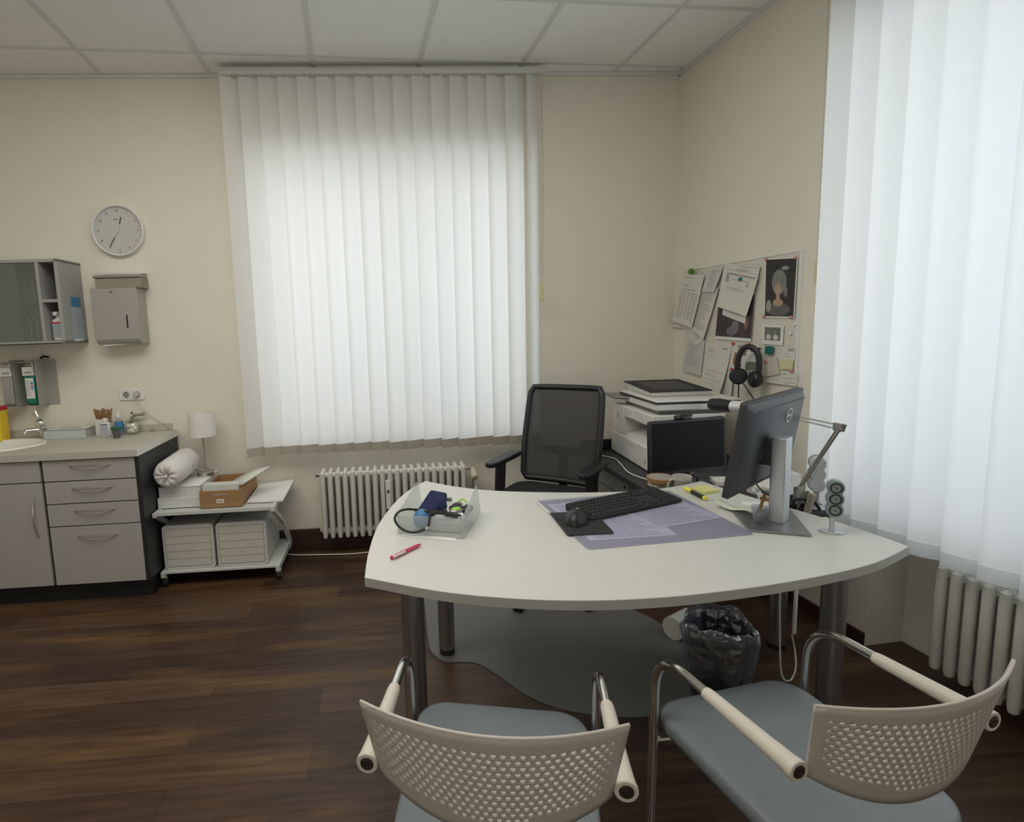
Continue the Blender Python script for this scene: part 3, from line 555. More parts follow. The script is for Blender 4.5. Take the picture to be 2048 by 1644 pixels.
def filebox(label, x, texts, tl):
    t = thing('file_box', label, 'file box', (ct.matrix_basis @ Vector((0, 0, 0))).to_tuple(), WA); t.location = WP(-1.118+x, .435, .0985)
    MB().yprism(rrect(.292, .268, .022, 5, .146, .134), 0, .36).build('box', 'file', t, bevel=.003)
    f = MB().yprism(rrect(.262, .232, .006, 3, .146, .134), -.002, .001).build('label_panel', 'label', t)
    b = MB(); xs0, xs1, zs0, zs1 = .017, .275, .020, .248
    for k in range(6): z = zs0+(zs1-zs0)*k/5; b.box((xs0, -.0028, z-.0009), (xs1, -.002, z+.0009))
    for x_ in (xs0, xs1): b.box((x_-.0009, -.0028, zs0), (x_+.0009, -.002, zs1))
    b.build('ruled_lines', 'line', f)
    b = MB()
    for (r, c_) in texts: b.box((xs0+(xs1-xs0)*c_-.0003, -.0027, zs0+(zs1-zs0)*r/5), (xs0+(xs1-xs0)*c_+.0003, -.002, zs0+(zs1-zs0)*(r+1)/5))
    b.build('column_lines', 'ink', f); b = MB()
    for (z_, c0, c1) in tl:
        x_ = c0
        while x_ < c1: b.box((x_, -.0029, z_-.002), (x_+.004, -.002, z_+.002)); x_ += .0052
    if tl: b.build('printed_text', 'ink', f)
    return t
filebox('left file box on the lower shelf of the trolley, blank ruled label', .012, [(4, .42), (4, .6), (2, .6), (1, .6)], [])
filebox('right file box on the lower shelf of the trolley, with two printed words', .318, [(4, .58), (4, .44), (2, .44), (2, .58), (0, .42), (0, .58)], [(.134, .19, .23), (.090, .13, .157)])
# upper shelf
Zt = .467
def onc(s, off): return WP(s, off, Zt)
t = thing('carton', 'white carton at the bottom left of the trolley top, under another carton', 'box', onc(-1.118, .42), WA); MB().box((0, 0, 0), (.245, .36, .060)).build('body', 'whitebox', t, bevel=.002)
t = thing('carton', 'white lidded carton stacked under the lamp on the trolley', 'box', onc(-1.115, .40)+Vector((0, 0, .0605)), WA)
MB().box((0, 0, 0), (.236, .35, .058)).build('body', 'whitebox', t, bevel=.002); MB().box((-.003, -.003, .0585), (.239, .353, .0605)).build('lid', 'white2', t, bevel=.0005)
# table lamp
tl_ = thing('table_lamp', 'small table lamp with white drum shade and steel foot on the cartons', 'lamp', WP(-.918, .16, Zt+.1215), WA)
MB().lathe([(.050, 0), (.052, .002), (.052, .024), (.049, .027), (.001, .028)], 32).build('foot', 'steel', tl_); MB().tube([(0, 0, .027), (0, 0, .30)], .0055, 12).build('pole', 'steel', tl_)
MB().lathe([(.082, .252), (.080, .252), (.074, .395), (.076, .395)], 48, ring=True).build('lamp_shade', 'shade', tl_, ang=60)
b = MB(); b.lathe([(.012, .28), (.014, .33), (.012, .335)], 16); b.tube([(-.075, 0, .385), (.075, 0, .385)], .002, 6); b.build('bulb_holder', 'white', tl_)
t = MB().tube(catmull([WP(-.89, .14, Zt+.13), WP(-.85, .10, Zt+.155), WP(-.80, .06, Zt+.17), WP(-.745, .05, Zt+.155), WP(-.715, .06, Zt+.10), WP(-.71, .09, Zt+.015)], 8), .0026, 8).build('cord', 'cord'); tag(t, 'grey cord looping from the lamp foot down behind the wooden box', 'cord')
# pillow roll
pr = thing('neck_roll', 'white cotton neck roll with gathered end lying on the cartons', 'pillow', (0, 0, 0))
p0 = WP(-1.040, .47, Zt+.205); p1 = WP(-1.032, .10, Zt+.222); ax = (p1-p0); Lr = ax.length; ax.normalize()
q = ax.to_track_quat('Z', 'Y').to_matrix().to_4x4(); q.translation = p0; pr.matrix_world = q
b = MB(); n = 40; vs = []; prof = [(.012, .018), (.022, .004), (.045, -.006), (.062, -.001), (.074, .018), (.080, .045), (.081, .10), (.080, Lr-.06), (.074, Lr-.02), (.05, Lr+.0), (.01, Lr+.004)]
for i, (r, z) in enumerate(prof):
    for k in range(n):
        a = 2*pi*k/n; w_ = .007*sin(a*9+.5)*max(0, 1-abs(i-2.2)/3)+.003*sin(a*15)*max(0, 1-abs(i-2.5)/2.6); vs.append(((r+w_*.6)*cos(a), (r+w_*.6)*sin(a), z+w_*.8))
b.add(vs, [(i*n+k, i*n+(k+1) % n, (i+1)*n+(k+1) % n, (i+1)*n+k) for i in range(len(prof)-1) for k in range(n)]+[tuple(range((len(prof)-1)*n, len(prof)*n)), tuple(range(n-1, -1, -1))]); b.build('cover', 'pillow', pr, ang=70)
b = MB(); b.lathe([(.012, -.012), (.017, -.02), (.008, .0), (.010, .02)], 12); b.box((-.016, -.006, -.022), (.014, .008, -.004)); b.build('tied_end', 'pillow', pr, bevel=.003)
# wooden tray box with papers
wb = thing('card_box', 'open wooden card index box with slot and small label on the trolley', 'box', WP(-.868, .455, Zt), WA)
b = MB(); X, Y, H_ = .238, .385, .098; th = .008
b.box((0, th, 0), (X, Y-th, .005)); b.box((0, 0, 0), (th, Y, H_)); b.box((X-th, 0, 0), (X, Y, H_)); b.box((0, Y-th, 0), (X, Y, H_)); b.build('body', 'kraft', wb, bevel=.001)
b = MB(); sl0, sl1, zs0, zs1 = .074, .160, .070, .080
b.box((th, 0, 0), (X-th, th, zs0)); b.box((th, 0, zs1), (X-th, th, H_)); b.box((th, 0, zs0), (sl0, th, zs1)); b.box((sl1, 0, zs0), (X-th, th, zs1)); b.build('front_board', 'kraft', wb)
lb = MB().box((.095, -.001, .026), (.138, 0, .049)).build('label', 'paperw', wb); b = MB()
for k in range(6): b.box((.103+k*.0045, -.0016, .034), (.106+k*.0045, -.001, .041 if k % 2 else .0385))
b.build('printed_text', 'inkd', lb)
sd = [((.010, .012, .0), (.228, .06, .125), 'paperg'), ((.012, .02, 0), (.226, .07, .132), 'white2')]
for k, (tx, lab) in enumerate((( .012, 'grey index card standing at the front of the wooden box'), (.022, 'white index card standing behind the grey one in the wooden box'), (.036, 'white envelope at the back of the cards in the wooden box'))):
    t = MB().box((0, 0, 0), (.205-.004*k, .0025, .118+.006*k)).build('index_card', ('paperg', 'white2', 'white2')[k], loc=WP(-.858+.003*k, .443-tx, Zt+.006), rz=WA); t.rotation_euler.x = -.12; tag(t, lab, 'paper')
for k in range(4):
    b = MB(); b.add([(-.01, 0, 0), (.11, -.01, .012), (.19, .14, .045+.01*k), (.05, .17, .02+.008*k)], [(0, 1, 2, 3)])
    t = b.build('loose_paper', ('paperg', 'paperw', 'white2', 'paperw')[k], loc=WP(-.735+.008*k, .40-.012*k, Zt+.105+.004*k), rz=WA-.12*k, solid=.001); tag(t, ['bottom', 'second', 'third', 'top'][k]+' sheet of the loose papers sticking up out of the wooden box', 'paper', 'loose papers on the wooden box')
t = thing('paper_pad', 'white pad of paper at the right end of the trolley top', 'paper', WP(-.615, .40, Zt), WA)
b = MB(); b.add([(0, 0, 0), (.21, -.012, 0), (.215, .34, .004), (-.01, .36, .0), (0, 0, .008), (.212, -.012, .012), (.222, .35, .036), (-.01, .36, .012)], [(0, 3, 2, 1), (4, 5, 6, 7), (0, 1, 5, 4), (1, 2, 6, 5), (2, 3, 7, 6), (3, 0, 4, 7)]); b.build('sheets', 'white2', t, bevel=.001)
t = MB().tube(catmull([WP(-.50, .05, .012), WP(-.42, .10, .008), WP(-.2, .13, .008), WP(.0, .14, .008), WP(.3, .10, .008), WP(.5, .12, .008)], 8), .0035, 8).build('power_cord', 'cordw'); tag(t, 'white cord running along the floor below the back radiator', 'cord')

# ---------------------------------------------------------------- white desk
dk = thing('desk', 'large pale grey desk with curved edges on four round steel legs', 'desk', (0, 0, 0))
back = catmull([(.323, 2.483, 0), (.45, 2.352, 0), (.614, 2.246, 0), (.911, 2.148, 0), (1.158, 2.107, 0), (1.35, 2.125, 0), (1.501, 2.172, 0)], 6)
right = catmull([(1.501, 2.172, 0), (1.553, 1.90, 0), (1.615, 1.68, 0), (1.645, 1.50, 0), (1.653, 1.393, 0)], 5)
front = catmull([(1.653, 1.393, 0), (1.457, 1.318, 0), (1.26, 1.279, 0), (1.016, 1.255, 0), (.735, 1.255, 0), (.482, 1.297, 0), (.237, 1.389, 0), (.013, 1.529, 0)], 6)
left = catmull([(.013, 1.529, 0), (.031, 1.707, 0), (.075, 1.95, 0), (.157, 2.198, 0), (.243, 2.375, 0), (.323, 2.483, 0)], 6)
poly = [(p.x, p.y) for p in back[:-1]+right[:-1]+front[:-1]+left[:-1]][::-1]
# the outline runs clockwise seen from above, so it is reversed
MB().prism(poly, .7235, .7500).build('desktop', 'desk', dk, ang=30)
n = len(poly); b = MB(); cxy = Vector((.9, 1.8))
o2 = [(Vector(p)+(Vector(p)-cxy).normalized()*.0012) for p in poly]
b.add([(p.x, p.y, z) for z in (.7230, .7490) for p in o2]+[(p[0], p[1], z) for z in (.7230, .7490) for p in poly], [(i, (i+1) % n, n+(i+1) % n, n+i) for i in range(n)]+[(n+i, n+(i+1) % n, 3*n+(i+1) % n, 3*n+i) for i in range(n)])
b.build('edge_band', 'deskedge', dk, ang=30)
for x, y in ((.371, 2.30), (.158, 1.63), (1.515, 1.50), (1.40, 2.03)):
    b = MB(); b.lathe([(.036, .03), (.036, .722)], 28); lg = b.build('leg', 'steelleg', dk, loc=(x, y, 0)); MB().lathe([(.030, 0), (.034, .003), (.034, .028), (.036, .030)], 28).build('foot_cap', 'rubber', lg)
b = MB(); b.box((.25, 1.60, .68), (1.45, 1.64, .72)); b.box((.42, 2.0, .68), (1.35, 2.04, .72)); b.build('under_rail', 'steelleg', dk)
# things on the desk
ZD = .7505
pd = thing('desk_pad', 'lilac translucent desk pad with papers under it', 'desk pad', (.998, 1.822, ZD), -.0)
pp = [(-.287, .247), (-.287+.0, .247), (.292, .252), (.285, -.25), (-.287, -.246)]
def rp(pts, r): return [(p.x, p.y) for p in fillet([(*pts[-1], 0)]+[(*p, 0) for p in pts]+[(*pts[0], 0)], r, 4)[1:-1]]
MB().prism(rrect(.575, .495, .016), .0, .0012).build('backing', mat('lilac pad backing', (.36, .352, .42), .5), pd); MB().prism(rrect(.575, .495, .016), .0042, .0050).build('film', 'pad', pd)
for (cx_, cy_, w_, h_, r_, lab) in ((-.095, -.085, .297, .21, -.06, 'papers lying flat under the near half of the lilac desk pad'), (.135, -.005, .285, .21, .16, 'papers lying flat under the far right half of the lilac desk pad'), (-.15, .12, .21, .15, .02, 'paper lying under the far left corner of the lilac desk pad')):
    t = thing('printed_sheet', lab, 'paper', (.998+cx_, 1.822+cy_, ZD+.0014+.0007*((lab[:12] == 'papers lying')*(cx_ > 0)+2*(lab[:5] == 'paper' and lab[5] == ' '))), r_); MB().box((-w_/2, -h_/2, 0), (w_/2, h_/2, .0003)).build('sheet', mat('cool white sheet', (.70, .70, .79), .8), t); b = MB()
    for k in range(int(h_/.014)-1): b.box((-w_/2+.02, -h_/2+.015+k*.014, .0004), (w_/2-.03-.05*((k*5) % 4)/3, -h_/2+.0195+k*.014, .0006))
    b.box((0, -h_/2+.01, .0004), (.001, h_/2-.01, .0006)); b.build('printed_text', mat('faint lilac print', (.30, .30, .40), .8), t)
MB().box((-.289, .10, .0015), (-.279, .235, .0050)).build('white_clip_edge', 'white2', pd)
kb = thing('keyboard', 'black computer keyboard lying askew on the desk pad', 'keyboard', (1.015, 1.925, ZD+.0052), .285)
b = MB(); KL, KW = .445, .145
b.xprism([(-KW/2, 0), (KW/2, 0), (KW/2, .026), (-KW/2, .012)], -KL/2, KL/2); b.build('case', 'matblack', kb, bevel=.003)
for r_i in range(6):
    y = -KW/2+.016+r_i*.0215; z = .012+.014*(y+KW/2)/KW; x = -KL/2+.012
    if r_i == 0: ws_ = [.022, .02, .022, .115, .022, .02, .022]
    else: ws_ = [.0175]*15
    for w_ in ws_:
        b = MB().at((x+w_/2, y, z+.001)); b.lathe([(.5*1.42, 0), (.45*1.42, 1)], 4) if 0 else b.add([(-w_/2+.001, -.009, -.001), (w_/2-.001, -.009, -.001), (w_/2-.001, .009, .001), (-w_/2+.001, .009, .001), (-w_/2+.003, -.007, .0055), (w_/2-.003, -.007, .0055), (w_/2-.003, .007, .007), (-w_/2+.003, .007, .007)], [(4, 5, 6, 7), (0, 1, 5, 4), (1, 2, 6, 5), (2, 3, 7, 6), (3, 0, 4, 7)])
        if r_i < 6 and not (r_i == 5 and ws_ is None): b.build('key', 'keys', kb, smooth=False)
        x += w_+.0005
    for c_ in range(3 if r_i in (0, 4, 5) else (1 if r_i == 1 else 0)): 
        xx = KL/2-.145+c_*.0185
        b = MB().at((xx, y, z+.001)); b.add([(-.008, -.009, -.001), (.008, -.009, -.001), (.008, .009, .001), (-.008, .009, .001), (-.006, -.007, .0055), (.006, -.007, .0055), (.006, .007, .007), (-.006, .007, .007)], [(4, 5, 6, 7), (0, 1, 5, 4), (1, 2, 6, 5), (2, 3, 7, 6), (3, 0, 4, 7)])
        if c_ < 3 and r_i != 1: b.build('key', 'keys', kb, smooth=False)
b = MB()
for r_i in range(5):
    y = -KW/2+.016+r_i*.0215; z = .012+.014*(y+KW/2)/KW
    for c_ in range(4):
        b.at((KL/2-.078+c_*.0187, y, z+.001)); b.add([(-.008, -.009, -.001), (.008, -.009, -.001), (.008, .009, .001), (-.008, .009, .001), (-.006, -.007, .0055), (.006, -.007, .0055), (.006, .007, .007), (-.006, .007, .007)], [(4, 5, 6, 7), (0, 1, 5, 4), (1, 2, 6, 5), (2, 3, 7, 6), (3, 0, 4, 7)])
b.build('number_pad', 'keys', kb, smooth=False)
t = thing('mouse_pad', 'black rectangular mouse pad in front of the keyboard', 'mouse pad', (0, 0, ZD)); 
MB().prism([(p.x, p.y) for p in [Vector((x, y)) for x, y in rp([(.712, 1.910), (.690, 1.690), (.848, 1.672), (.875, 1.888)], .012)]], .0055, .0085).build('mat', 'matblack', t, bevel=.001)
ms = thing('mouse', 'black computer mouse on the black mouse pad', 'mouse', (.768, 1.798, ZD+.0087), -.55)
b = MB(); vs = []; n = 20; m_ = 8
for i in range(m_+1):
    v_ = i/m_*pi/2
    for k in range(n):
        a = 2*pi*k/n; vs.append((.041*cos(v_)*cos(a)*(1+.10*sin(a)), .064*cos(v_)*sin(a), .045*sin(v_)*(1-.15*sin(a)*cos(v_))))
b.add(vs, [(i*n+k, i*n+(k+1) % n, (i+1)*n+(k+1) % n, (i+1)*n+k) for i in range(m_) for k in range(n)]+[tuple(range(n-1, -1, -1))]); b.build('shell', 'black', ms, ang=70)
b = MB(); b.x = Matrix.Translation((0, .030, .033)) @ Matrix.Rotation(pi/2, 4, 'Y'); b.lathe([(.006, -.004), (.009, -.003), (.009, .003), (.006, .004)], 14); b.build('scroll_wheel', 'steelbase', ms)
t = thing('sticky_notes', 'pad of yellow sticky notes at the far right corner of the desk', 'sticky notes', (1.425, 2.035, ZD), .18); MB().box((-.038, -.038, 0), (.038, .038, .012)).build('pad', 'sticky', t, bevel=.0006)
hl_ = thing('highlighter', 'yellow highlighter with dark barrel beside the sticky notes', 'pen', (1.352, 1.975, ZD+.0095), -pi/2-.03)
b = MB(); b.x = Matrix.Rotation(pi/2, 4, 'Y'); b.lathe([(.0075, -.045), (.0085, -.03), (.0085, .042)], 16); b.build('barrel', 'matblack', hl_); MB().box((-.035, -.005, .0076), (.038, .003, .0090)).build('printed_strip', 'steelbase', hl_)
b = MB(); b.x = Matrix.Rotation(pi/2, 4, 'Y'); b.lathe([(.009, -.085), (.0095, -.08), (.0095, -.042), (.0085, -.04)], 16); b.build('cap', 'hl', hl_)
b = MB(); b.x = Matrix.Rotation(pi/2, 4, 'Y'); b.lathe([(.0082, .042), (.0082, .052), (.0075, .054)], 16); b.build('end_plug', 'hl', hl_)
pn = thing('ballpoint_pen', 'red ballpoint pen with white clip on the left of the desk', 'pen', (.150, 1.677, ZD+.007), .70)
b = MB(); b.x = Matrix.Rotation(pi/2, 4, 'Y'); b.lathe([(.001, .068), (.0035, .062), (.0058, .045), (.0060, -.058)], 14); b.build('barrel', mat('raspberry plastic', (.55, .05, .10), .35), pn)
b = MB(); b.x = Matrix.Rotation(pi/2, 4, 'Y'); b.lathe([(.0066, -.064), (.0066, -.058)], 14); b.build('ring', 'white', pn); b = MB(); b.x = Matrix.Rotation(pi/2, 4, 'Y'); b.lathe([(.001, -.072), (.005, -.070), (.006, -.064)], 14); b.build('push_button', 'red', pn)
MB().box((-.062, -.008, .0), (-.012, -.0055, .0075)).build('clip', 'white', pn, bevel=.001)

# acrylic letter tray with contents
tr = thing('letter_tray', 'frosted clear acrylic letter tray at the left end of the desk', 'tray', (.136, 1.851, ZD), -.455)
TW, TD_ = .236, .235
b = MB(); b.box((0, 0, .002), (TW, TD_+.03, .004)); b.box((0, 0, .004), (TW, .003, .068)); b.box((0, TD_+.03, .004), (TW, TD_+.033, .03)); b.build('tray_base', 'acryl', tr, bevel=.001)
for x in (0, TW-.003):
    pl = [(0, .004), (0, .070)]+[(TD_*.78, .118), (TD_*.86, .124), (TD_*.93, .122), (TD_*.98, .112), (TD_+.01, .09), (TD_+.033, .004)]
    MB().xprism(pl, x, x+.003).build('side_wing', 'acryl', tr, bevel=.0008)
t = MB().box((.02, -.018, .0002), (.215, .22, .0016)).build('sheet_of_paper', 'white2', loc=(.136, 1.851, ZD), rz=-.49); tag(t, 'white sheet sticking out from under the front of the acrylic tray', 'paper')
def intray(x, y, z): 
    c, s = cos(-.455), sin(-.455); return Vector((.136+x*c-y*s, 1.851+x*s+y*c, ZD+z))
t = thing('cloth_pouch', 'navy blue folded cuff pouch in the acrylic tray', 'pouch', intray(.105, .15, .006), -.25)
b = MB(); b.ball((0, 0, .045), .052, 18, sz=.85, sx=1.1, sy=.8); b.build('folded_cuff', 'navy', t, ang=80); b = MB(); b.add([(-.075, -.07, .04), (-.01, -.075, .035), (.035, .02, .075), (-.03, .03, .085), (-.075, -.07, .055), (-.01, -.075, .052), (.035, .02, .097), (-.03, .03, .107)], [(0, 3, 2, 1), (4, 5, 6, 7), (0, 1, 5, 4), (1, 2, 6, 5), (2, 3, 7, 6), (3, 0, 4, 7)]); b.build('flap', 'navy', t, bevel=.008)
t = MB().ball((0, 0, .037), .033, 20, sz=1.1).build('rubber_bulb', 'ballblue', loc=intray(.078, .045, .005)); tag(t, 'blue rubber bulb seen through the front of the acrylic tray', 'bulb')
t = thing('stethoscope', 'black stethoscope tube hanging in a loop over the tray front', 'stethoscope', intray(0, 0, 0), -.455)
b = MB(); b.tube(catmull([(.03, .10, .055), (.02, .05, .072), (.006, .012, .076), (-.004, -.008, .060), (.004, -.010, .036), (.03, -.011, .018), (.06, -.011, .013), (.095, -.011, .022), (.118, -.010, .042), (.122, -.006, .064), (.120, .01, .076), (.14, .04, .070), (.19, .05, .062)], 6), .0042, 8); b.build('tube', 'rubber', t)
b = MB(); b.tube(catmull([(.05, .045, .072), (.12, .035, .074), (.19, .022, .074), (.222, .03, .072)], 5), .004, 8); b.tube(catmull([(.04, .06, .07), (.13, .055, .072), (.20, .04, .07)], 5), .004, 8); b.build('binaural_arms', 'black', t)
b = MB(); b.tube([(.117, -.0105, .040), (.108, -.0115, .030)], .0046, 8); b.build('metal_joint', 'chrome', t)
t = thing('examination_torch', 'grey and white pen torch standing in the tray beside the navy pouch', 'torch', intray(.158, .12, .045), .1)
MB().lathe([(.010, 0), (.011, .02), (.0115, .022), (.0115, .04), (.009, .045)], 14).build('barrel', 'white', t); MB().lathe([(.0122, .018), (.0122, .030)], 14).build('grey_band', 'steelbase', t); MB().lathe([(.009, .045), (.009, .056), (.001, .058)], 14).build('tip', 'steelbase', t)
t = thing('instrument_case', 'black folded case lying at the right back of the acrylic tray', 'case', intray(.195, .15, .05), -.7); MB().at((0, 0, 0), rx=.3).box((-.04, -.014, 0), (.04, .014, .018)).build('case', 'black', t, bevel=.003)
t = thing('glucose_meter', 'lime green and grey gadget with a cord in the acrylic tray', 'gadget', intray(.19, .085, .055), .25)
b = MB(); b.ball((0, 0, .012), .022, 16, sz=.5, sx=1.3); b.build('body', 'steelbase', t, ang=80); b = MB(); b.ball((0, -.002, .019), .014, 14, sz=.5, sx=1.3); b.build('green_face', 'lime', t, ang=80)
b = MB(); b.tube(catmull([(-.035, -.02, .01), (-.03, .0, .03), (0, .02, .035), (.03, .035, .03), (.045, .02, .02), (.03, .01, .025)], 5), .003, 6); b.build('cord', 'white', t); b = MB(); b.tube(catmull([(.02, .03, .03), (.04, .03, .04), (.05, .01, .03)], 5), .003, 6); b.build('green_strap', 'lime', t)
for k, (x, y, z, m_, lab) in enumerate(((.155, .085, .052, 'black', 'small black cap lying in the tray in front of the pen torch'), (.222, .10, .05, 'black', 'small black cap at the right side of the acrylic tray'), (.212, .07, .045, 'white2', 'small white cap at the right front of the acrylic tray'))):
    t = MB().lathe([(.009, 0), (.011, .004), (.011, .016), (.008, .02)], 14).build('cap', m_, loc=intray(x, y, z)); tag(t, lab, 'cap')
b = MB(); b.box((.10, .03, .006), (.22, .15, .045)); t = b.build('wrapped_packet', mat('pale grey wrapped set', (.45, .45, .47), .8, var=.2, vscale=25), loc=intray(0, 0, 0), rz=-.455, bevel=.01); tag(t, 'pale grey packet filling the bottom of the acrylic tray', 'packet')

# ---------------------------------------------------------------- Monitor on the desk, seen from behind
mo = thing('monitor', 'large dark grey monitor on a silver stand, seen from behind', 'monitor', (1.436, 1.66, ZD+.0005), .555)
inv = Matrix.Rotation(-.555, 4, 'Z') @ Matrix.Translation(-Vector((1.436, 1.66, ZD)))
bp_ = [inv @ Vector((x, y, ZD)) for x, y in ((1.370, 1.815), (1.284, 1.600), (1.440, 1.517), (1.558, 1.735))]
MB().prism(rp([(p.x, p.y) for p in bp_], .008)[::-1], 0, .007).build('stand_base', 'steelbase', mo, bevel=.0015)
b = MB(); b.prism(rrect(.064, .046, .007, 4, 0, -.004), .007, .30); b.build('stand_column', 'alu', mo, bevel=.002)
pc = inv @ Vector((1.458, 1.751, 1.021)); pm = Matrix.Translation(pc) @ Matrix.Rotation(.149, 4, 'X')
b = MB(); b.x = pm.copy(); b.yprism(rrect(.54, .33, .008, 3), -.006, .014); b.build('bezel', 'monedge', mo, bevel=.002)
b = MB(); b.x = pm.copy(); b.add([(-.262, -.006, -.157), (.262, -.006, -.157), (.262, -.006, .157), (-.262, -.006, .157), (-.22, -.028, -.14), (.22, -.028, -.14), (.235, -.024, .145), (-.235, -.024, .145)], [(4, 5, 6, 7), (0, 1, 5, 4), (1, 2, 6, 5), (2, 3, 7, 6), (3, 0, 4, 7)]); bk = b.build('back_shell', 'monback', mo, bevel=.012, seg=4)
b = MB(); b.x = pm.copy(); b.box((-.20, -.0262, .131), (.225, -.0235, .136)); b.build('vent_slot', 'black', bk)
b = MB(); b.x = pm.copy(); b.yprism(rrect(.495, .285, .002, 2), .0138, .0146); b.build('screen', 'screen', mo)
# round emblem with the maker's lettering
em = pm @ Matrix.Translation((.095, -.0262, .085)) @ Matrix.Rotation(pi/2, 4, 'X'); b = MB(); b.x = em.copy(); b.lathe([(.0225, 0), (.0225, .0012), (.0260, .0012), (.0260, 0)], 40, ring=True); b.build('emblem_ring', 'logo', bk)
tx = text_mesh('DELL', .0155, 'logo', bk, (0, 0, 0), (0, 0, 0), 'emblem_lettering', bold=True); tx.matrix_local = em @ Matrix.Translation((0, 0, .0006))
b = MB(); hz = pc.z-ZD
b.box((-.03, -.010, .20), (.03, .055, .285)); b.build('stand_bracket', 'monedge', mo, bevel=.004); MB().box((-.045, .040, .215), (.045, .072, .295)).build('mount_plate', 'monback', mo, bevel=.008)
b = MB(); b.x = pm.copy(); b.lathe([(.004, 0), (.004, .001)], 10); b.x = pm @ Matrix.Translation((.02, -.029, -.065)); b.box((-.004, 0, -.005), (.004, .002, .005)); b.build('lock_slot', 'black', bk)
# cable along the monitor
t = MB().tube(catmull([(1.50, 1.83, .80), (1.515, 1.78, .79), (1.50, 1.66, .785), (1.50, 1.58, .775), (1.505, 1.545, .80), (1.515, 1.535, .80)], 8), .0022, 8).build('cord', 'cordw'); tag(t, 'white cord running past the monitor stand to the desk speaker', 'cord')
# speaker
def sat_speaker(label, loc, rz, body, back):
    t = thing('speaker', label, 'speaker', loc, rz)
    MB().lathe([(.026, 0), (.027, .002), (.026, .005), (.001, .0065)], 28, (0, 0, 0), 1.15, .8).build('foot', 'alu', t); MB().prism(rrect(.013, .010, .003, 3), .005, .055).build('stem', 'alu', t)
    def blob(s_, y0, y1, dx):
        pts = []
        prof = []
        for c_, z in enumerate((.072, .1045, .137)):
            pass
        out = []
        N_ = 48
        for k in range(N_):
            a = 2*pi*k/N_; best = 0
            dirx, dirz = cos(a), sin(a)
            cz0 = .1045; best = 0
            for z in (.072, .1045, .137):
                dz = z-cz0; bq = dirz*dz; disc = bq*bq-(dz*dz-s_*s_)
                if disc > 0: best = max(best, bq+sqrt(disc))
            out.append((dx+best*dirx, cz0+best*dirz))
        return MB().yprism(out, y0, y1)
    blob(.0215, -.022, -.006, 0).build('front_shell', body, t, bevel=.003); blob(.021, -.006, .014, .003).build('back_shell', back, t, bevel=.005)
    MB().prism(rrect(.020, .012, .004, 3), .050, .062).build('collar', back, t, bevel=.002)
    for z in (.072, .1045, .137):
        b = MB(); b.x = Matrix.Translation((0, -.022, z)) @ Matrix.Rotation(pi/2, 4, 'X'); b.lathe([(.011, -.001), (.0125, .002), (.0150, .002), (.0155, -.001)], 24, ring=True); d = b.build('driver_ring', 'black', t)
        b = MB(); b.x = Matrix.Translation((0, -.0205, z)) @ Matrix.Rotation(pi/2, 4, 'X'); b.lathe([(.0115, .0005), (.008, -.001), (.006, .001), (.001, .003)], 24); b.build('driver_cone', 'cone', d)
    return t
sat_speaker('desk speaker with three round drivers standing at the right end of the white desk', (1.532, 1.540, ZD), -.55, 'speaker', 'spkback').scale = (1.13, 1.13, 1.13)
# receipt, plastic cup
t = MB().add([(0, 0, .002), (.032, -.05, .0), (.055, -.035, .02), (.025, .02, .02)], []); 
b = MB(); rc = catmull([(1.352, 1.860, .755+.018), (1.372, 1.80, .760), (1.398, 1.745, .772), (1.405, 1.69, .765)], 4); k = len(rc)
b.add([tuple(p+Vector((-.022, -.012, 0))) for p in rc]+[tuple(p+Vector((.022, .012, 0))) for p in rc], [(i, i+1, k+i+1, k+i) for i in range(k-1)]); t = b.build('receipt', mat('pale yellow receipt', (.60, .62, .50), .85), solid=.0006); tag(t, 'curled pale receipt lying by the monitor foot', 'receipt')
cpn = thing('plastic_cup', 'small clear plastic cup with a slanted brown stick on the monitor foot', 'cup', (1.372, 1.665, ZD+.0085), .2)
b = MB(); b.lathe([(.018, .0), (.026, .052), (.0255, .052), (.0175, .002), (.001, .002)], 8); b.build('cup_wall', 'clear', cpn, ang=20); b = MB(); b.ball((0, .0, .018), .016, 10, sz=1.1); b.build('crumpled_film', 'bag', cpn, ang=20)
t = MB().tube([(-.008, 0, .012), (.036, .022, .085)], .0055, 8).build('amber_tube', 'brass', loc=(1.372, 1.665, ZD+.0085)); tag(t, 'brown and gold tube leaning in the clear plastic cup', 'tube')
t = MB().box((-.04, -.02, 0), (.04, .02, .001)).build('paper_slip', 'white2', loc=(1.495, 1.845, ZD), rz=-.5); tag(t, 'white paper slip behind the clear plastic cup', 'paper')

# ---------------------------------------------------------------- black desk in the corner
bd = thing('corner_desk', 'black desk in the room corner below the pinboard, on a steel leg', 'desk', (0, 0, 0))
MB().prism([(1.365, 2.20), (1.36, 2.40), (1.40, 3.215), (2.168, 3.215), (2.168, 2.55), (1.915, 1.93), (1.70, 1.93), (1.70, 2.20)][::-1], .632, .660).build('desktop', 'blackdesk', bd, bevel=.001)
MB().box((1.40, 3.2155, .632), (2.168, 3.231, .725)).build('rear_strip', 'black', bd)
for x, y in ((1.815, 2.07), (2.10, 3.10), (2.08, 2.50)):
    lg = MB().lathe([(.034, .02), (.034, .632)], 24).build('leg', 'steelleg', bd, loc=(x, y, 0)); MB().lathe([(.036, 0), (.036, .02)], 24).build('foot_cap', 'rubber', lg)
MB().box((1.62, 3.12, .25), (2.1, 3.135, .632)).build('modesty_panel', 'matblack', bd)
pe = thing('pedestal', 'grey drawer pedestal with lock under the black corner desk', 'drawer unit', (1.50, 3.12, 0), -pi/2)
MB().box((.0, .0, .05), (.40, .55, .60)).build('body', 'grey', pe, bevel=.002)
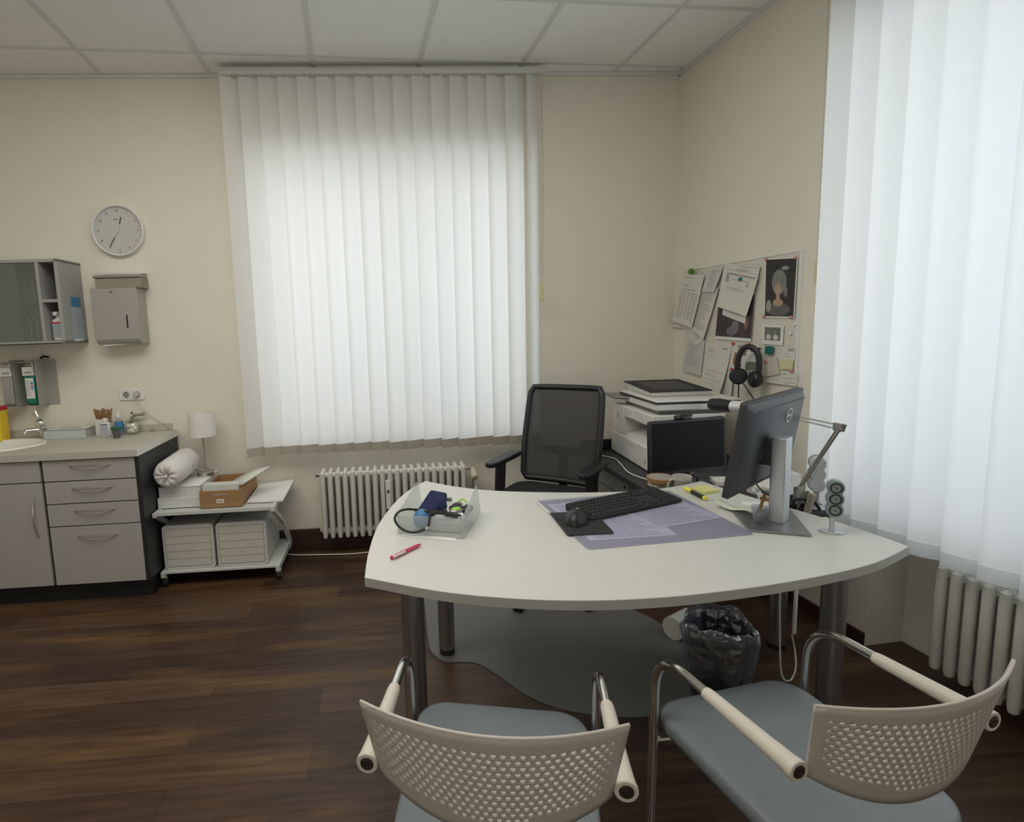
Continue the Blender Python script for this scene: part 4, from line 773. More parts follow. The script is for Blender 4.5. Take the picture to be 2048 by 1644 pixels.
pe.location = (1.47, 3.11, 0)
for k, (z0, z1) in enumerate(((.505, .595), (.35, .50), (.20, .345), (.06, .195))):
    d = MB().box((.003, -.018, z0), (.397, 0, z1)).build('drawer', 'front', pe, bevel=.001)
    if k: h = handle_mb(.14).build('handle', 'steel', d); h.location = (.18, -.018, z1-.045)
    else:
        b = MB(); b.x = Matrix.Translation((.36, -.018, .56)) @ Matrix.Rotation(pi/2, 4, 'X'); b.lathe([(.009, 0), (.009, .003), (.001, .004)], 14); b.build('lock', 'black', d)
for x in (.04, .36):
    for y in (.05, .50): b = MB(); b.x = Matrix.Translation((x, y, .025)) @ Matrix.Rotation(pi/2, 4, 'Y'); b.lathe([(.001, -.01), (.025, -.01), (.025, .01), (.001, .01)], 14); b.build('castor', 'black', pe)
# printer
pt = thing('printer', 'large light grey laser printer with scanner on the black desk', 'printer', (1.606, 3.203, .6605), -pi/2-.12)
# local: x along the front (towards the camera), y back towards the right wall
PW_, PDp = .545, .40
b = MB(); b.add([], [])
b.box((0, .0, .0), (PW_, PDp, .13)); b.box((0, 0, .13), (.175, PDp, .300)); b.box((.175, .14, .13), (PW_, PDp, .300)); b.box((.175, .012, .235), (PW_, .16, .300)); b.build('body', 'printer', pt, bevel=.006)
MB().box((.176, .138, .131), (PW_-.004, .1395, .235)).build('output_recess', 'printerd', pt)
b = MB(); b.xprism([(.005, .1305), (.135, .1305), (.135, .175)], .18, PW_-.01); b.build('output_ramp', 'printer', pt, bevel=.003)
dr = MB().box((.002, -.010, .004), (PW_-.002, 0, .128)).build('paper_drawer', 'printer', pt, bevel=.006)
MB().yprism(rrect(.135, .038, .012, 4, .33, .035), -.0112, -.010).build('drawer_grip', 'grid', dr); MB().box((PW_-.035, -.0112, .035), (PW_-.030, -.010, .062)).build('level_window', 'black', dr)
MB().box((.30, -.0112, .098), (.36, -.010, .101)).build('printed_text', 'ink', dr)
MB().box((.19, -.001, .245), (.30, .012, .292)).build('control_flap', 'printer', pt, bevel=.001)
b = MB(); b.x = Matrix.Translation((.085, -.0008, .240)) @ Matrix.Rotation(pi/2, 4, 'X'); b.lathe([(.001, 0), (.020, 0), (.020, .001), (.001, .001)], 32); lg = b.build('round_emblem', mat('printer emblem grey', (.45, .45, .42), .4), pt)
text_mesh('hp', .026, 'printer', lg, (.085, -.0022, .243), (pi/2, 0, 0), 'emblem_lettering')
b = MB(); b.box((.06, .06, .300), (PW_-.03, PDp-.01, .325)); b.build('neck', 'printerd', pt)
b = MB(); b.box((.04, .03, .322), (PW_+.005, PDp+.07, .360)); sc = b.build('scanner_bed', 'printer', pt, bevel=.008)
b = MB(); b.box((.04, .025, .3605), (PW_+.008, PDp+.07, .3665)); b.build('black_seam', 'black', pt)
b = MB(); b.box((.045, .03, .367), (PW_+.006, PDp+.072, .378)); b.build('scanner_lid', 'printer', pt, bevel=.004)
b = MB(); b.add([(.02, .08, .378), (.40, .08, .378), (.40, .40, .378), (.02, .40, .378), (.01, .06, .425), (.42, .05, .405), (.42, .39, .405), (.01, .40, .425)], [(0, 3, 2, 1), (4, 5, 6, 7), (0, 1, 5, 4), (1, 2, 6, 5), (2, 3, 7, 6), (3, 0, 4, 7)]); af = b.build('document_feeder', 'printer', pt, bevel=.004)
b = MB(); b.add([(.01, .06, .4255), (.425, .05, .4055), (.425, .39, .4055), (.01, .40, .4255), (.01, .06, .431), (.425, .05, .411), (.425, .39, .411), (.01, .40, .431)], [(0, 3, 2, 1), (4, 5, 6, 7), (0, 1, 5, 4), (1, 2, 6, 5), (2, 3, 7, 6), (3, 0, 4, 7)]); b.build('feeder_lid', 'matblack', af, bevel=.002)
b = MB(); b.add([(.08, .11, .428), (.37, .105, .4145), (.37, .34, .4145), (.08, .35, .428)], [(0, 1, 2, 3)]); b.build('feeder_slot', 'black', af)
b = MB(); b.add([(-.06, -.04, .350), (.14, -.045, .345), (.22, .08, .350), (.05, .10, .355)], [(0, 1, 2, 3)]); b.build('control_panel', 'steelbase', pt, solid=.012, bevel=.003)
t = MB().tube(catmull([(1.44, 3.10, .664), (1.50, 2.98, .664), (1.48, 2.86, .664), (1.43, 2.66, .664), (1.46, 2.50, .664), (1.52, 2.38, .664)], 8), .0032, 8).build('usb_cable', 'cordw'); tag(t, 'white cable lying on the black desk in front of the printer', 'cable')
# second monitor
m2 = thing('monitor', 'black monitor with dark screen on the black desk, in front of the printer', 'monitor', (1.60, 2.43, .6605), .08)
b = MB(); b.x = Matrix.Translation((0, 0, .187)) @ Matrix.Rotation(-.06, 4, 'X'); b.yprism(rrect(.420, .262, .014, 4), -.012, .012); b.build('case', 'black', m2, bevel=.003)
b = MB(); b.x = Matrix.Translation((0, 0, .190)) @ Matrix.Rotation(-.06, 4, 'X'); b.yprism(rrect(.398, .232, .003, 2), -.0130, -.0122); b.build('screen', 'screen', m2)
b = MB(); b.box((-.03, .0, .0), (.03, .03, .14)); b.prism(rrect(.22, .16, .03, 4, 0, .02), 0, .010); b.build('stand', 'black', m2, bevel=.003)
t = thing('webcam', 'small black camera clipped on top of the black monitor', 'camera', (1.575, 2.42, .6605+.318), .08)
MB().box((-.045, -.02, .0), (.03, .022, .022)).build('body', 'black', t, bevel=.008); MB().box((-.01, -.018, .018), (.035, .018, .030)).build('clip', 'black', t, bevel=.005); MB().tube([(-.03, -.018, .011), (-.03, -.026, .011)], .007, 12).build('lens', 'screen', t)
# phone cradle / holder
t = thing('phone_holder', 'black square desk frame with silver button, in front of the black monitor', 'stand', (1.545, 2.312, .6605), .1)
b = MB(); b.tube(fillet([(-.038, 0, 0), (-.038, .0, .068), (.038, .0, .068), (.038, 0, 0)], .008), .0045, 8); b.build('frame', 'black', t); b = MB(); b.tube(fillet([(-.05, -.03, .006), (.05, -.03, .006), (.05, .04, .006), (-.05, .04, .006)], .01), .006, 8); b.build('base', 'black', t); MB().box((-.018, -.006, .066), (.018, .008, .098)).build('holder', 'black', t, bevel=.004); MB().box((-.008, -.0075, .082), (.010, -.006, .090)).build('button', 'steel', t)
for k, (x, y, w_, h_, r_, m_, lab, th) in enumerate(((1.555, 2.34, .15, .10, .1, 'paperg', 'sheet of paper lying under the black frame before the monitor', .001), (1.80, 2.38, .16, .11, -.35, 'paperw', 'pale booklet lying on the black desk left of the big monitor', .018), (1.86, 2.20, .15, .11, .2, 'paperw', 'stack of papers on the black desk behind the big monitor', .045), (2.00, 2.31, .14, .10, -.15, 'paperg', 'grey booklet on the black desk beneath the lamp arm', .06))):
    t = MB().box((-w_/2, -h_/2, 0), (w_/2, h_/2, th)).build('booklet' if th > .01 else 'paper_sheet', m_, loc=(x, y, .6605), rz=r_); tag(t, lab, 'paper')
t = thing('round_coaster', 'round light wood lid with dark centre, on the stack before the monitor', 'lid', (1.378, 2.285, .725)); MB().lathe([(.050, 0), (.058, .004), (.060, .022), (.057, .025), (.052, .025), (.050, .02)], 40, ring=True).build('rim', 'cork', t); MB().lathe([(.001, .0225), (.0525, .0225)], 40).build('dark_centre', 'darkgrey', t)
MB().lathe([(.045, 0), (.05, .004)], 24).build('base', 'matblack', t)
t = MB().box((-.05, -.035, 0), (.035, .05, .036)).build('dark_box', 'matblack', loc=(1.385, 2.285, .6605), rz=-.1); tag(t, 'dark box under the yellow note block', 'box')
t = MB().box((-.045, -.038, 0), (.035, .045, .026)).build('note_block', mat('cream note block', (.62, .58, .40), .8), loc=(1.385, 2.285, .698), rz=-.1); tag(t, 'cream note block under the round wooden lid', 'note pad')
mg = thing('mug', 'cream coffee mug with handle behind the back corner of the white desk', 'mug', (1.452, 2.235, .6605), 0)
MB().lathe([(.034, 0), (.038, .004), (.0405, .10), (.0375, .10), (.035, .008), (.001, .006)], 32).build('cup', 'mug', mg); b = MB(); b.tube(catmull([(-.038, 0, .085), (-.062, -.005, .085), (-.072, -.006, .060), (-.062, -.004, .030), (-.038, 0, .022)], 5), .005, 8, flat=1.3); b.build('handle', 'mug', mg); MB().lathe([(.0407, .055), (.0412, .085)], 32).build('dark_band', 'darkgrey', mg)
# architect lamp
al = thing('desk_lamp', 'jointed metal desk lamp with black head behind the big monitor', 'lamp', (0, 0, 0))
F_, J_, H2 = Vector((1.80, 2.00, .685)), Vector((1.88, 1.885, 1.022)), Vector((1.865, 2.43, 1.035))
b = MB()
for d in (-.011, .011):
    o_ = Vector((d*.6, d*.9, 0)); b.tube([F_+o_+Vector((0, 0, .02)), J_+o_*1.6-Vector((0, 0, .01))], .0045, 8)
b.build('lower_arm', 'steel', al); b = MB()
for d in (0, .016): b.tube([J_+Vector((0, .0, d-.012)), H2+Vector((0, 0, d*.6-.005))], .0035, 8)
b.build('upper_arm', 'steel', al)
b = MB(); b.box((-.008, -.02, -.02), (.008, .02, .012)); b.tube([(0, -.028, .012), (0, -.018, -.016)], .006, 8); b.build('elbow_joint', 'steel', al, loc=J_)
b = MB(); b.tube([H2+Vector((-.0, -.06, -.005)), H2+Vector((-.02, .02, -.010))], .028, 20); b.build('head_ring', 'logo', al); b = MB(); b.tube([H2+Vector((-.02, .015, -.010)), H2+Vector((-.035, .08, -.012)), H2+Vector((-.045, .135, -.014))], [.028, .034, .030], 20); b.build('lamp_head', 'black', al); b = MB(); b.tube([H2+Vector((0, -.03, -.03)), H2+Vector((0, -.03, -.05))], .005, 8); b.build('wing_screw', 'steel', al)
b = MB(); b.lathe([(.030, -.0245), (.03, .0), (.012, .004), (.010, .03)], 20); b.box((-.02, -.035, -.024), (.03, .02, .005)); b.build('clamp', 'black', al, loc=F_, bevel=.002)
sat_speaker('second desk speaker, seen from its grey back behind the monitor stand', (1.885, 1.975, .6605), 2.7, 'speaker', 'spkback').scale = (1.4, 1.4, 1.4)
# clutter under the monitor
t = thing('headphone_case', 'grey rounded case lying under the big monitor on the black desk', 'case', (1.77, 2.10, .6605), .4); MB().ball((0, 0, .022), .045, 18, sz=.5, sx=1.2).build('shell', 'steelbase', t, ang=80); MB().ball((0, 0, .023), .0455, 18, sz=.06, sx=1.2).build('zip', 'black', t, ang=80)
b = MB(); R_ = random.Random(2); n = 18; pts = []
for k in range(n):
    a = 2*pi*k/n; r = .034 if k % 3 else .058; pts.append((r*cos(a)*.7, r*sin(a)))
b.at((0, 0, 0), rx=1.15, rz=.5).prism(pts, 0, .004); b.ball((.0, .01, .008), .020, 12, sz=.6); t = b.build('crumpled_tissue', 'white2', loc=(1.70, 2.085, .722), bevel=.001); tag(t, 'white crumpled tissue under the big monitor', 'tissue')
t = MB().box((-.03, -.025, 0), (.03, .025, .045)).build('wooden_box', 'cork', loc=(1.735, 2.02, .6605), rz=.2, bevel=.002); tag(t, 'small light wooden box behind the paper slip, under the monitor', 'box')
t = MB().tube(catmull([(1.68, 2.12, .86), (1.66, 2.07, .80), (1.68, 2.04, .74), (1.74, 2.03, .70), (1.82, 2.05, .668)], 8), .003, 8).build('monitor_cable', 'rubber'); tag(t, 'black cable hanging down behind the big monitor', 'cable')
t = thing('packet_bundle', 'bundle', 'packets', (1.83, 1.945, .6605), .3)
MB().at((0, 0, 0), rx=.2).box((-.03, -.01, 0), (-.008, .01, .085)).build('packet', mat('beige packet', (.34, .31, .25), .7), t, bevel=.002); MB().at((0, .02, 0), rx=.1).box((-.008, -.006, 0), (.004, .004, .085)).build('packet', mat('dull green packet', (.16, .25, .07), .6), t, bevel=.002); MB().at((0, .03, 0), rx=.1).box((-.035, .0, 0), (-.015, .012, .10)).build('packet', mat('grey packet', (.30, .30, .28), .7), t, bevel=.002)
b = MB(); b.tube(catmull([(1.73, 1.955, .668), (1.76, 1.96, .71), (1.84, 1.95, .705), (1.87, 1.94, .668)], 6), .006, 8); t = b.build('coiled_cable', 'rubber'); tag(t, 'thick black cable loop on the black desk near the lamp clamp', 'cable')

# ---------------------------------------------------------------- pinboard on the right wall (local x = -y world)
XW = 2.185
def RW(y, z, off): return Vector((XW-off, y, z))
pb = thing('pinboard', 'large white pinboard covered with papers on the right wall', 'pinboard', (XW, 3.36, 1.11), -pi/2)
MB().box((.003, -.012, .003), (.922, -.001, .657)).build('panel', 'board', pb); b = MB()
for (x0, x1, z0, z1) in ((0, .925, 0, .010), (0, .925, .65, .66), (0, .010, .01, .65), (.915, .925, .01, .65)): b.box((x0, -.016, z0), (x1, 0, z1))
b.build('frame', 'white', pb, bevel=.001)
def sheet(name, label, q, off, m, lines=None, cat='paper', curl=0, group=None):
    # q: corners (y,z) TL TR BR BL on the wall
    C = [Vector((q[i][0], q[i][1], 0)) for i in range(4)]; NS = 6
    def P(u, v): p = (C[0]*(1-u)+C[1]*u)*(1-v)+(C[3]*(1-u)+C[2]*u)*v; return p
    o0 = C[0]; b = MB()
    vs = []
    for j in range(NS+1):
        for i in range(3):
            u, v = i/2, j/NS; p = P(u, v); vs.append((-(off+.002+curl*v*v), p.x-o0.x, p.y-o0.y))
    b.add(vs, [(j*3+i, j*3+i+1, (j+1)*3+i+1, (j+1)*3+i) for j in range(NS) for i in range(2)])
    t = thing(name, label, cat, (XW, o0.x, o0.y)); b.build('sheet', m, t, solid=.0008, smooth=False)
    if lines:
        b = MB(); 
        for (u0, u1, v0, v1) in lines:
            pts = [P(u0, v0), P(u1, v0), P(u1, v1), P(u0, v1)]; vv = [v0, v0, v1, v1]
            b.quad(*[(-(off+.0032+curl*w_*w_), p.x-o0.x, p.y-o0.y) for p, w_ in zip(pts, vv)])
        b.build('printed_text', 'ink', t, smooth=False)
    return t, P, o0, off
def txt(n, u0=.1, u1=.9, v0=.1, v1=.9, seed=1, fr=.28):
    R_ = random.Random(seed); dv = (v1-v0)/n; return [(u0, u0+(u1-u0)*(.45+.55*R_.random()), v0+k*dv, v0+k*dv+dv*fr) for k in range(n)]
OF = .0165
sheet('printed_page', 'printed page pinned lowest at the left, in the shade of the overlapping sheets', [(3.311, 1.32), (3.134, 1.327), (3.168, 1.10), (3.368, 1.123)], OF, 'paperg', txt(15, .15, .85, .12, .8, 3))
sheet('printed_page', 'narrow sheet tucked behind the letter below the dark print', [(2.993, 1.268), (2.87, 1.216), (2.885, 1.003), (2.98, 1.014)], OF, 'paperw')
sheet('letter', 'long letter hanging off the bottom edge of the pinboard above the printer', [(3.119, 1.309), (2.885, 1.312), (2.946, 1.003), (3.128, 1.035)], OF+.003, 'paperw', [(.10, .35, .12, .135), (.10, .40, .17, .185), (.12, .38, .26, .272), (.68, .86, .10, .135), (.10, .9, .58, .59), (.10, .5, .64, .65), (.10, .6, .68, .69), (.10, .9, .76, .77), (.10, .65, .84, .85)], curl=.03)
sheet('printed_page', 'sheet corner showing beneath the table page at the far left', [(3.442, 1.461), (3.232, 1.426), (3.246, 1.390), (3.493, 1.405)], OF+.001, 'paperw')
sheet('printed_page', 'tilted sheet with its lower corner hanging below the text page', [(3.330, 1.43), (3.19, 1.43), (3.141, 1.327), (3.226, 1.28)], OF+.003, 'paperw', [(.25, .8, .35+.08*k, .37+.08*k) for k in range(6)])
sheet('printed_page', 'text page second from the left, half hidden by the table page', [(3.177, 1.644), (3.015, 1.632), (3.129, 1.332), (3.261, 1.391)], OF+.006, 'paperw', txt(22, .1, .9, .08, .92, 5, .35), curl=.010)
sheet('printed_page', 'narrow grey printed page at the top, right of the table page', [(3.119, 1.737), (2.977, 1.748), (3.04, 1.608), (3.154, 1.619)], OF+.010, 'paperg', txt(14, .3, .85, .08, .9, 6, .35), curl=.008)
sheet('table_page', 'page with a printed table hanging at the far left of the pinboard', [(3.360, 1.746), (3.137, 1.716), (3.231, 1.398), (3.448, 1.448)], OF+.016, 'paperw', [(.12, .6, .06, .075), (.15, .45, .22, .235), (.1, .75, .30, .315)]+[(.12+.17*c, .12+.17*c+(.10 if c % 3 else .13), .36+.045*r, .36+.045*r+.018) for c in range(5) for r in range(12)], curl=.012)
t, P, o0, of = sheet('dark_print', 'dark muddled art print behind the tilted pages in the middle of the board', [(3.012, 1.589), (2.725, 1.571), (2.741, 1.322), (3.038, 1.333)], OF+.002, 'white2', cat='picture')
def onto(P, o0, of, t, nm, u0, u1, v0, v1, m, d=.0035):
    b = MB(); b.quad(*[(-(of+d), P(u, v).x-o0.x, P(u, v).y-o0.y) for u, v in ((u0, v0), (u1, v0), (u1, v1), (u0, v1))]); return b.build(nm, m, t, smooth=False)
def ell(P, o0, of, t, nm, u, v, ru, rv, m, d=.0042, n=20):
    b = MB(); b.quad(*[(-(of+d), P(u+ru*cos(2*pi*k/n), v+rv*sin(2*pi*k/n)).x-o0.x, P(u+ru*cos(2*pi*k/n), v+rv*sin(2*pi*k/n)).y-o0.y) for k in range(n)]); return b.build(nm, m, t, smooth=False)
onto(P, o0, of, t, 'picture_area', .0, 1, 0, .93, 'print1')
for k, (u, v, a, c_) in enumerate(((.55, .70, .10, .14), (.45, .80, .12, .10), (.85, .60, .06, .16))): ell(P, o0, of, t, 'pale_patch', u, v, a, c_, mat('muted patch %d' % k, ((.20, .18, .19), (.16, .16, .19), (.22, .11, .08))[k], .6, var=.8, vscale=45), .0042+k*.0003)
sheet('printed_page', 'page lying under the tilted form, its lower edge cut by the dark print', [(2.967, 1.56), (2.769, 1.52), (2.783, 1.419), (2.972, 1.473)], OF+.008, 'paperw', [(.25, .75, .62, .65), (.3, .7, .72, .74)])
sheet('printed_page', 'page with two title lines behind the top of the tilted form', [(2.965, 1.764), (2.69, 1.719), (2.707, 1.643), (2.973, 1.671)], OF+.006, 'paperw', [(.45, .95, .12, .16), (.35, .7, .28, .32), (.3, .75, .38, .41)])
sheet('form_page', 'tilted form with grey table and green pin in the middle of the board', [(2.967, 1.734), (2.691, 1.671), (2.755, 1.46), (3.0, 1.522)], OF+.014, 'paperw', [(.12, .95, .06, .11), (.12, .22, .13, .30), (.3, .5, .20, .22), (.6, .8, .20, .22), (.75, .82, .26, .32), (.2, .7, .42, .435), (.2, .75, .465, .48)], curl=.012)
t, P, o0, of = sheet('portrait_print', 'tall dark portrait print at the top right of the pinboard', [(2.661, 1.753), (2.45, 1.735), (2.455, 1.443), (2.654, 1.45)], OF, 'white2', cat='picture')
onto(P, o0, of, t, 'picture_area', .03, .97, .02, .975, 'dark')
tones = (('dress_shape', .46, .86, .40, .17, mat('muted dress tone', (.13, .12, .11), .6, var=.4, vscale=40)), ('neckline_shape', .46, .745, .17, .065, 'skin'), ('neck_shape', .46, .66, .065, .09, 'skin'), ('hair_shape', .48, .40, .235, .21, 'hairg'), ('side_curl', .70, .56, .06, .09, 'hairg'), ('face_shape', .45, .52, .115, .10, 'skin'), ('plume_shape', .66, .17, .12, .035, mat('pale grey tone', (.28, .28, .27), .6)), ('shawl_shape', .17, .80, .09, .10, mat('shawl tone', (.34, .32, .28), .7)))
for k, (nm, u, v, a, c_, m_) in enumerate(tones): ell(P, o0, of, t, nm, u, v, a, min(c_, .965-v), m_, .0036+.0003*k)
t, P, o0, of = sheet('framed_photo', 'small photo with wide white border below the portrait print', [(2.664, 1.414), (2.518, 1.408), (2.52, 1.308), (2.66, 1.312)], OF, 'white2', cat='photo')
onto(P, o0, of, t, 'photo_area', .12, .87, .12, .78, 'photo')
for u in (.32, .66): ell(P, o0, of, t, 'pale_figure', u, .62, .12, .14, 'paperg'); ell(P, o0, of, t, 'head', u, .38, .07, .10, 'hairg', .0046)
t, P, o0, of = sheet('animal_card', 'white card with a russet animal shape, left of the hanging headphones', [(2.883, 1.31), (2.737, 1.308), (2.74, 1.16), (2.907, 1.153)], OF+.004, 'paperw', cat='card')
ell(P, o0, of, t, 'russet_shape', .36, .62, .20, .22, 'brown'); ell(P, o0, of, t, 'russet_shape', .44, .80, .16, .12, 'brown', .0045); onto(P, o0, of, t, 'ear_shape', .20, .30, .32, .5, 'brown', .0046); onto(P, o0, of, t, 'grey_band', .32, .9, .04, .16, 'ink', .0043); onto(P, o0, of, t, 'moss_patch', .55, .85, .25, .42, mat('moss tone', (.16, .17, .09), .7), .0044)
t, P, o0, of = sheet('photo_card', 'white and grey photo card seen through the loop of the headphones', [(2.767, 1.265), (2.672, 1.269), (2.673, 1.165), (2.767, 1.158)], OF+.007, 'white2', cat='photo'); onto(P, o0, of, t, 'photo_area', .0, 1, .5, .95, 'photo')
sheet('pinkish_card', 'faint pinkish drawing on paper right of the headphones', [(2.643, 1.233), (2.559, 1.248), (2.529, 1.163), (2.648, 1.135)], OF, 'pinkp')
sheet('leaflet', 'pale leaflet with green tinted print above the yellow note', [(2.519, 1.30), (2.437, 1.30), (2.443, 1.235), (2.523, 1.235)], OF, 'paperw', [(.45, .9, .08, .3), (.1, .6, .5, .54), (.2, .8, .7, .74)])
sheet('sticky_note', 'yellow sticky note near the lower right of the pinboard', [(2.524, 1.240), (2.443, 1.236), (2.446, 1.190), (2.526, 1.190)], OF+.004, mat('faded yellow note', (.62, .60, .34), .85))
sheet('business_card', 'white card with a small emblem at the lower right corner of the board', [(2.526, 1.17), (2.425, 1.176), (2.428, 1.125), (2.515, 1.122)], OF, 'paperw', [(.1, .4, .1, .2), (.2, .8, .5, .54), (.2, .7, .65, .69)])
def pin(label, y, z, off, m, r=.008, flat=False, big=None):
    b = MB(); b.x = Matrix.Rotation(-pi/2, 4, 'Y')
    if big: b.prism(big, 0, .012)
    else: b.lathe([(r*.6, 0), (r, .002), (r*.95, .008), (r*.5, .011), (.001, .012)] if not flat else [(r, 0), (r, .005), (r*.8, .007), (.001, .007)], 16)
    t = b.build('magnet' if (flat or big) else 'pin', m, loc=RW(y, z, off)); return tag(t, label, 'pin')
pin('bright green leaf shaped magnet at the top left of the pinboard', 3.255, 1.748, OF+.021, 'pgreen', big=[(-.016, -.012), (.004, -.022), (.018, -.010), (.018, .012), (0, .022), (-.014, .014)])
pin('dark green magnet on the tilted form', 2.817, 1.663, OF+.020, 'teal', .010); pin('teal square magnet right of the headphones', 2.600, 1.281, OF+.002, 'teal', big=[(-.02, -.022), (.014, -.026), (.022, 0), (.020, .024), (-.020, .026)])
pin('red pin above the animal card, at its left', 2.871, 1.309, OF+.008, 'red', .009); pin('red pin above the animal card, at its right', 2.741, 1.305, OF+.008, 'red', .009); pin('red pin at the lower left of the animal card', 2.875, 1.162, OF+.008, 'red', .009)
pin('pink pin on the pinkish drawing, beside the headphones', 2.626, 1.219, OF+.003, 'pink', .009); pin('pink pin below the yellow sticky note', 2.452, 1.184, OF+.003, 'pink', .009)
for y, z, w_ in ((2.650, 1.748, 'top left'), (2.460, 1.733, 'top right'), (2.650, 1.455, 'bottom left'), (2.470, 1.448, 'bottom right')): pin('pink pin at the %s corner of the dark portrait print' % w_, y, z, OF+.003, 'pink', .008)
pin('upper silver round magnet beside the white bordered photo', 2.45, 1.414, OF, 'mag', .009, True); pin('lower silver round magnet beside the white bordered photo', 2.477, 1.368, OF, 'mag', .009, True)
# headphones
hp = thing('headphones', 'black over ear headphones hanging from the pinboard', 'headphones', (2.10, 2.675, 1.11), -pi/2+.30)
b = MB(); b.tube(catmull([(-.062, .0, .05), (-.058, 0, .11), (-.040, 0, .165), (0, 0, .190), (.045, 0, .165), (.062, 0, .105), (.060, 0, .04)], 6), .011, 10, flat=1.4); b.build('headband', 'black', hp)
for x, z, a in ((-.045, .03, .5), (.045, .020, -.5)):
    b = MB(); b.x = Matrix.Translation((x, -.01, z)) @ Matrix.Rotation(a, 4, 'Z') @ Matrix.Rotation(pi/2, 4, 'X'); b.lathe([(.020, -.03), (.036, -.026), (.044, -.012), (.044, .006), (.036, .016), (.014, .018)], 24); cu = b.build('ear_cup', 'black', hp)
    b = MB(); b.x = Matrix.Translation((x, -.01, z)) @ Matrix.Rotation(a, 4, 'Z') @ Matrix.Rotation(pi/2, 4, 'X'); b.lathe([(.028, .015), (.030, .019), (.024, .021), (.001, .021)], 24); b.build('cup_plate', 'matblack', cu)
b = MB(); b.tube(catmull([(-.042, -.01, -.01), (-.04, -.01, -.08), (-.041, -.01, -.16)], 6), .0035, 8); b.tube(catmull([(-.02, -.01, -.005), (.0, -.01, -.025), (.06, -.02, -.09), (.12, -.02, -.15), (.16, -.04, -.30)], 6), .0035, 8); b.build('cable', 'rubber', hp)
pin('small hook pin holding the headphones on the pinboard', 2.675, 1.287, OF+.0, 'black', .006)

# ---------------------------------------------------------------- floor mat, bin, cables
cmat = [(.299, 2.376), (.313, 2.286), (.355, 2.228), (.434, 2.213), (.494, 2.183), (.556, 2.084), (.623, 1.959), (.697, 1.880), (.776, 1.829), (.909, 1.777), (1.039, 1.761), (1.173, 1.783), (1.307, 1.861), (1.40, 2.00), (1.44, 2.12), (1.42, 2.35), (1.345, 2.52), (1.26, 2.80), (1.20, 3.15), (.5, 3.25), (.36, 3.1), (.33, 2.75)]
pl = catmull([(x, y, 0) for x, y in cmat], 5, closed=True); t = MB().prism([(p.x, p.y) for p in pl], .0005, .0035).build('chair_mat', 'matg', ang=30); tag(t, 'grey plastic chair mat with wavy edge on the floor below the desk', 'chair mat')
wb_ = thing('waste_bin', 'dark waste bin lined with a clear plastic bag under the desk', 'bin', (1.355, 1.83, .0036))
MB().lathe([(.090, 0), (.092, .004), (.118, .275), (.115, .275), (.089, .008), (.001, .006)], 32).build('bin_body', 'bin', wb_)
def bagmesh(seed):
    R_ = random.Random(seed); n = 56; prof = [(.095, .09, .004), (.112, .105, .008), (.120, .16, .009), (.126, .22, .010), (.131, .27, .010), (.128, .295, .012), (.118, .300, .012), (.108, .27, .008), (.098, .18, .008), (.085, .06, .006)]; vs = []
    ph = [R_.uniform(0, 6.28) for _ in range(6)]
    for i, (r, z, am) in enumerate(prof):
        for k in range(n):
            a = 2*pi*k/n; w_ = am*(sin(a*5+ph[0]+i*.4)+.7*sin(a*9+ph[1]-i*.5)+.5*sin(a*15+ph[2]+i))*.6; zz = z+(.022*sin(a*2+ph[3])+.012*sin(a*7+ph[4]))*(1 if i in (0, 1) else (.7 if i in (4, 5, 6) else .2)); w_ += R_.uniform(-.0022, .0022); vs.append(((r+w_)*cos(a), (r+w_)*sin(a), zz))
    return MB().add(vs, [(i*n+k, i*n+(k+1) % n, (i+1)*n+(k+1) % n, (i+1)*n+k) for i in range(len(prof)-1) for k in range(n)])
bagmesh(5).build('bin_bag', 'bag', wb_, ang=60)
t = MB().tube([(1.40, 2.20, .056), (1.53, 2.26, .056)], .052, 28).build('paper_roll', 'white', loc=(0, 0, .0)); tag(t, 'thick white roll lying on the floor behind the waste bin', 'roll')
t = MB().tube(catmull([(1.70, 1.93, .60), (1.69, 1.92, .35), (1.68, 1.90, .18), (1.66, 1.86, .03), (1.68, 1.84, .006), (1.76, 1.90, .006), (1.80, 1.95, .05), (1.79, 1.96, .12)], 8), .0032, 8).build('hanging_cable', 'cordw'); tag(t, 'white cable hanging in a loop under the desk beside the steel legs', 'cable')
t = MB().box((-.010, -.004, 0), (.010, .004, .50)).build('cable_duct', 'white', loc=(1.80, 1.96, .125), rz=.4); tag(t, 'white vertical cable strip beside the steel leg under the black desk', 'strip')

# ---------------------------------------------------------------- office chair
oc = thing('office_chair', 'black office chair with mesh back and armrests behind the desk', 'office chair', (1.005, 2.79, .0036), pi-.73)
# local: +y is where the chair faces
base = MB(); base.lathe([(.03, .07), (.045, .085), (.045, .115), (.028, .13)], 20); base.build('hub', 'black', oc); MB().tube([(0, 0, .12), (0, 0, .44)], .025, 16).build('gas_lift', 'steelleg', oc)
for k in range(5):
    a = 2*pi*k/5+.25; e = Vector((cos(a), sin(a), 0)); lg = MB().tube([e*.03+Vector((0, 0, .10)), e*.18+Vector((0, 0, .088)), e*.30+Vector((0, 0, .065))], [.022, .018, .013], 10).build('base_arm', 'black', oc)
    b = MB(); b.x = Matrix.Translation(e*.30+Vector((0, 0, .028))) @ Matrix.Rotation(a+pi/2, 4, 'Z') @ Matrix.Rotation(pi/2, 4, 'Y')
    for d in (-.014, .014): b.lathe([(.001, d-.009), (.022, d-.009), (.027, d-.006), (.027, d+.006), (.022, d+.009), (.001, d+.009)], 16)
    b.build('castor', 'black', lg)
MB().box((-.11, -.13, .42), (.11, .13, .465)).build('tilt_mechanism', 'black', oc, bevel=.01)
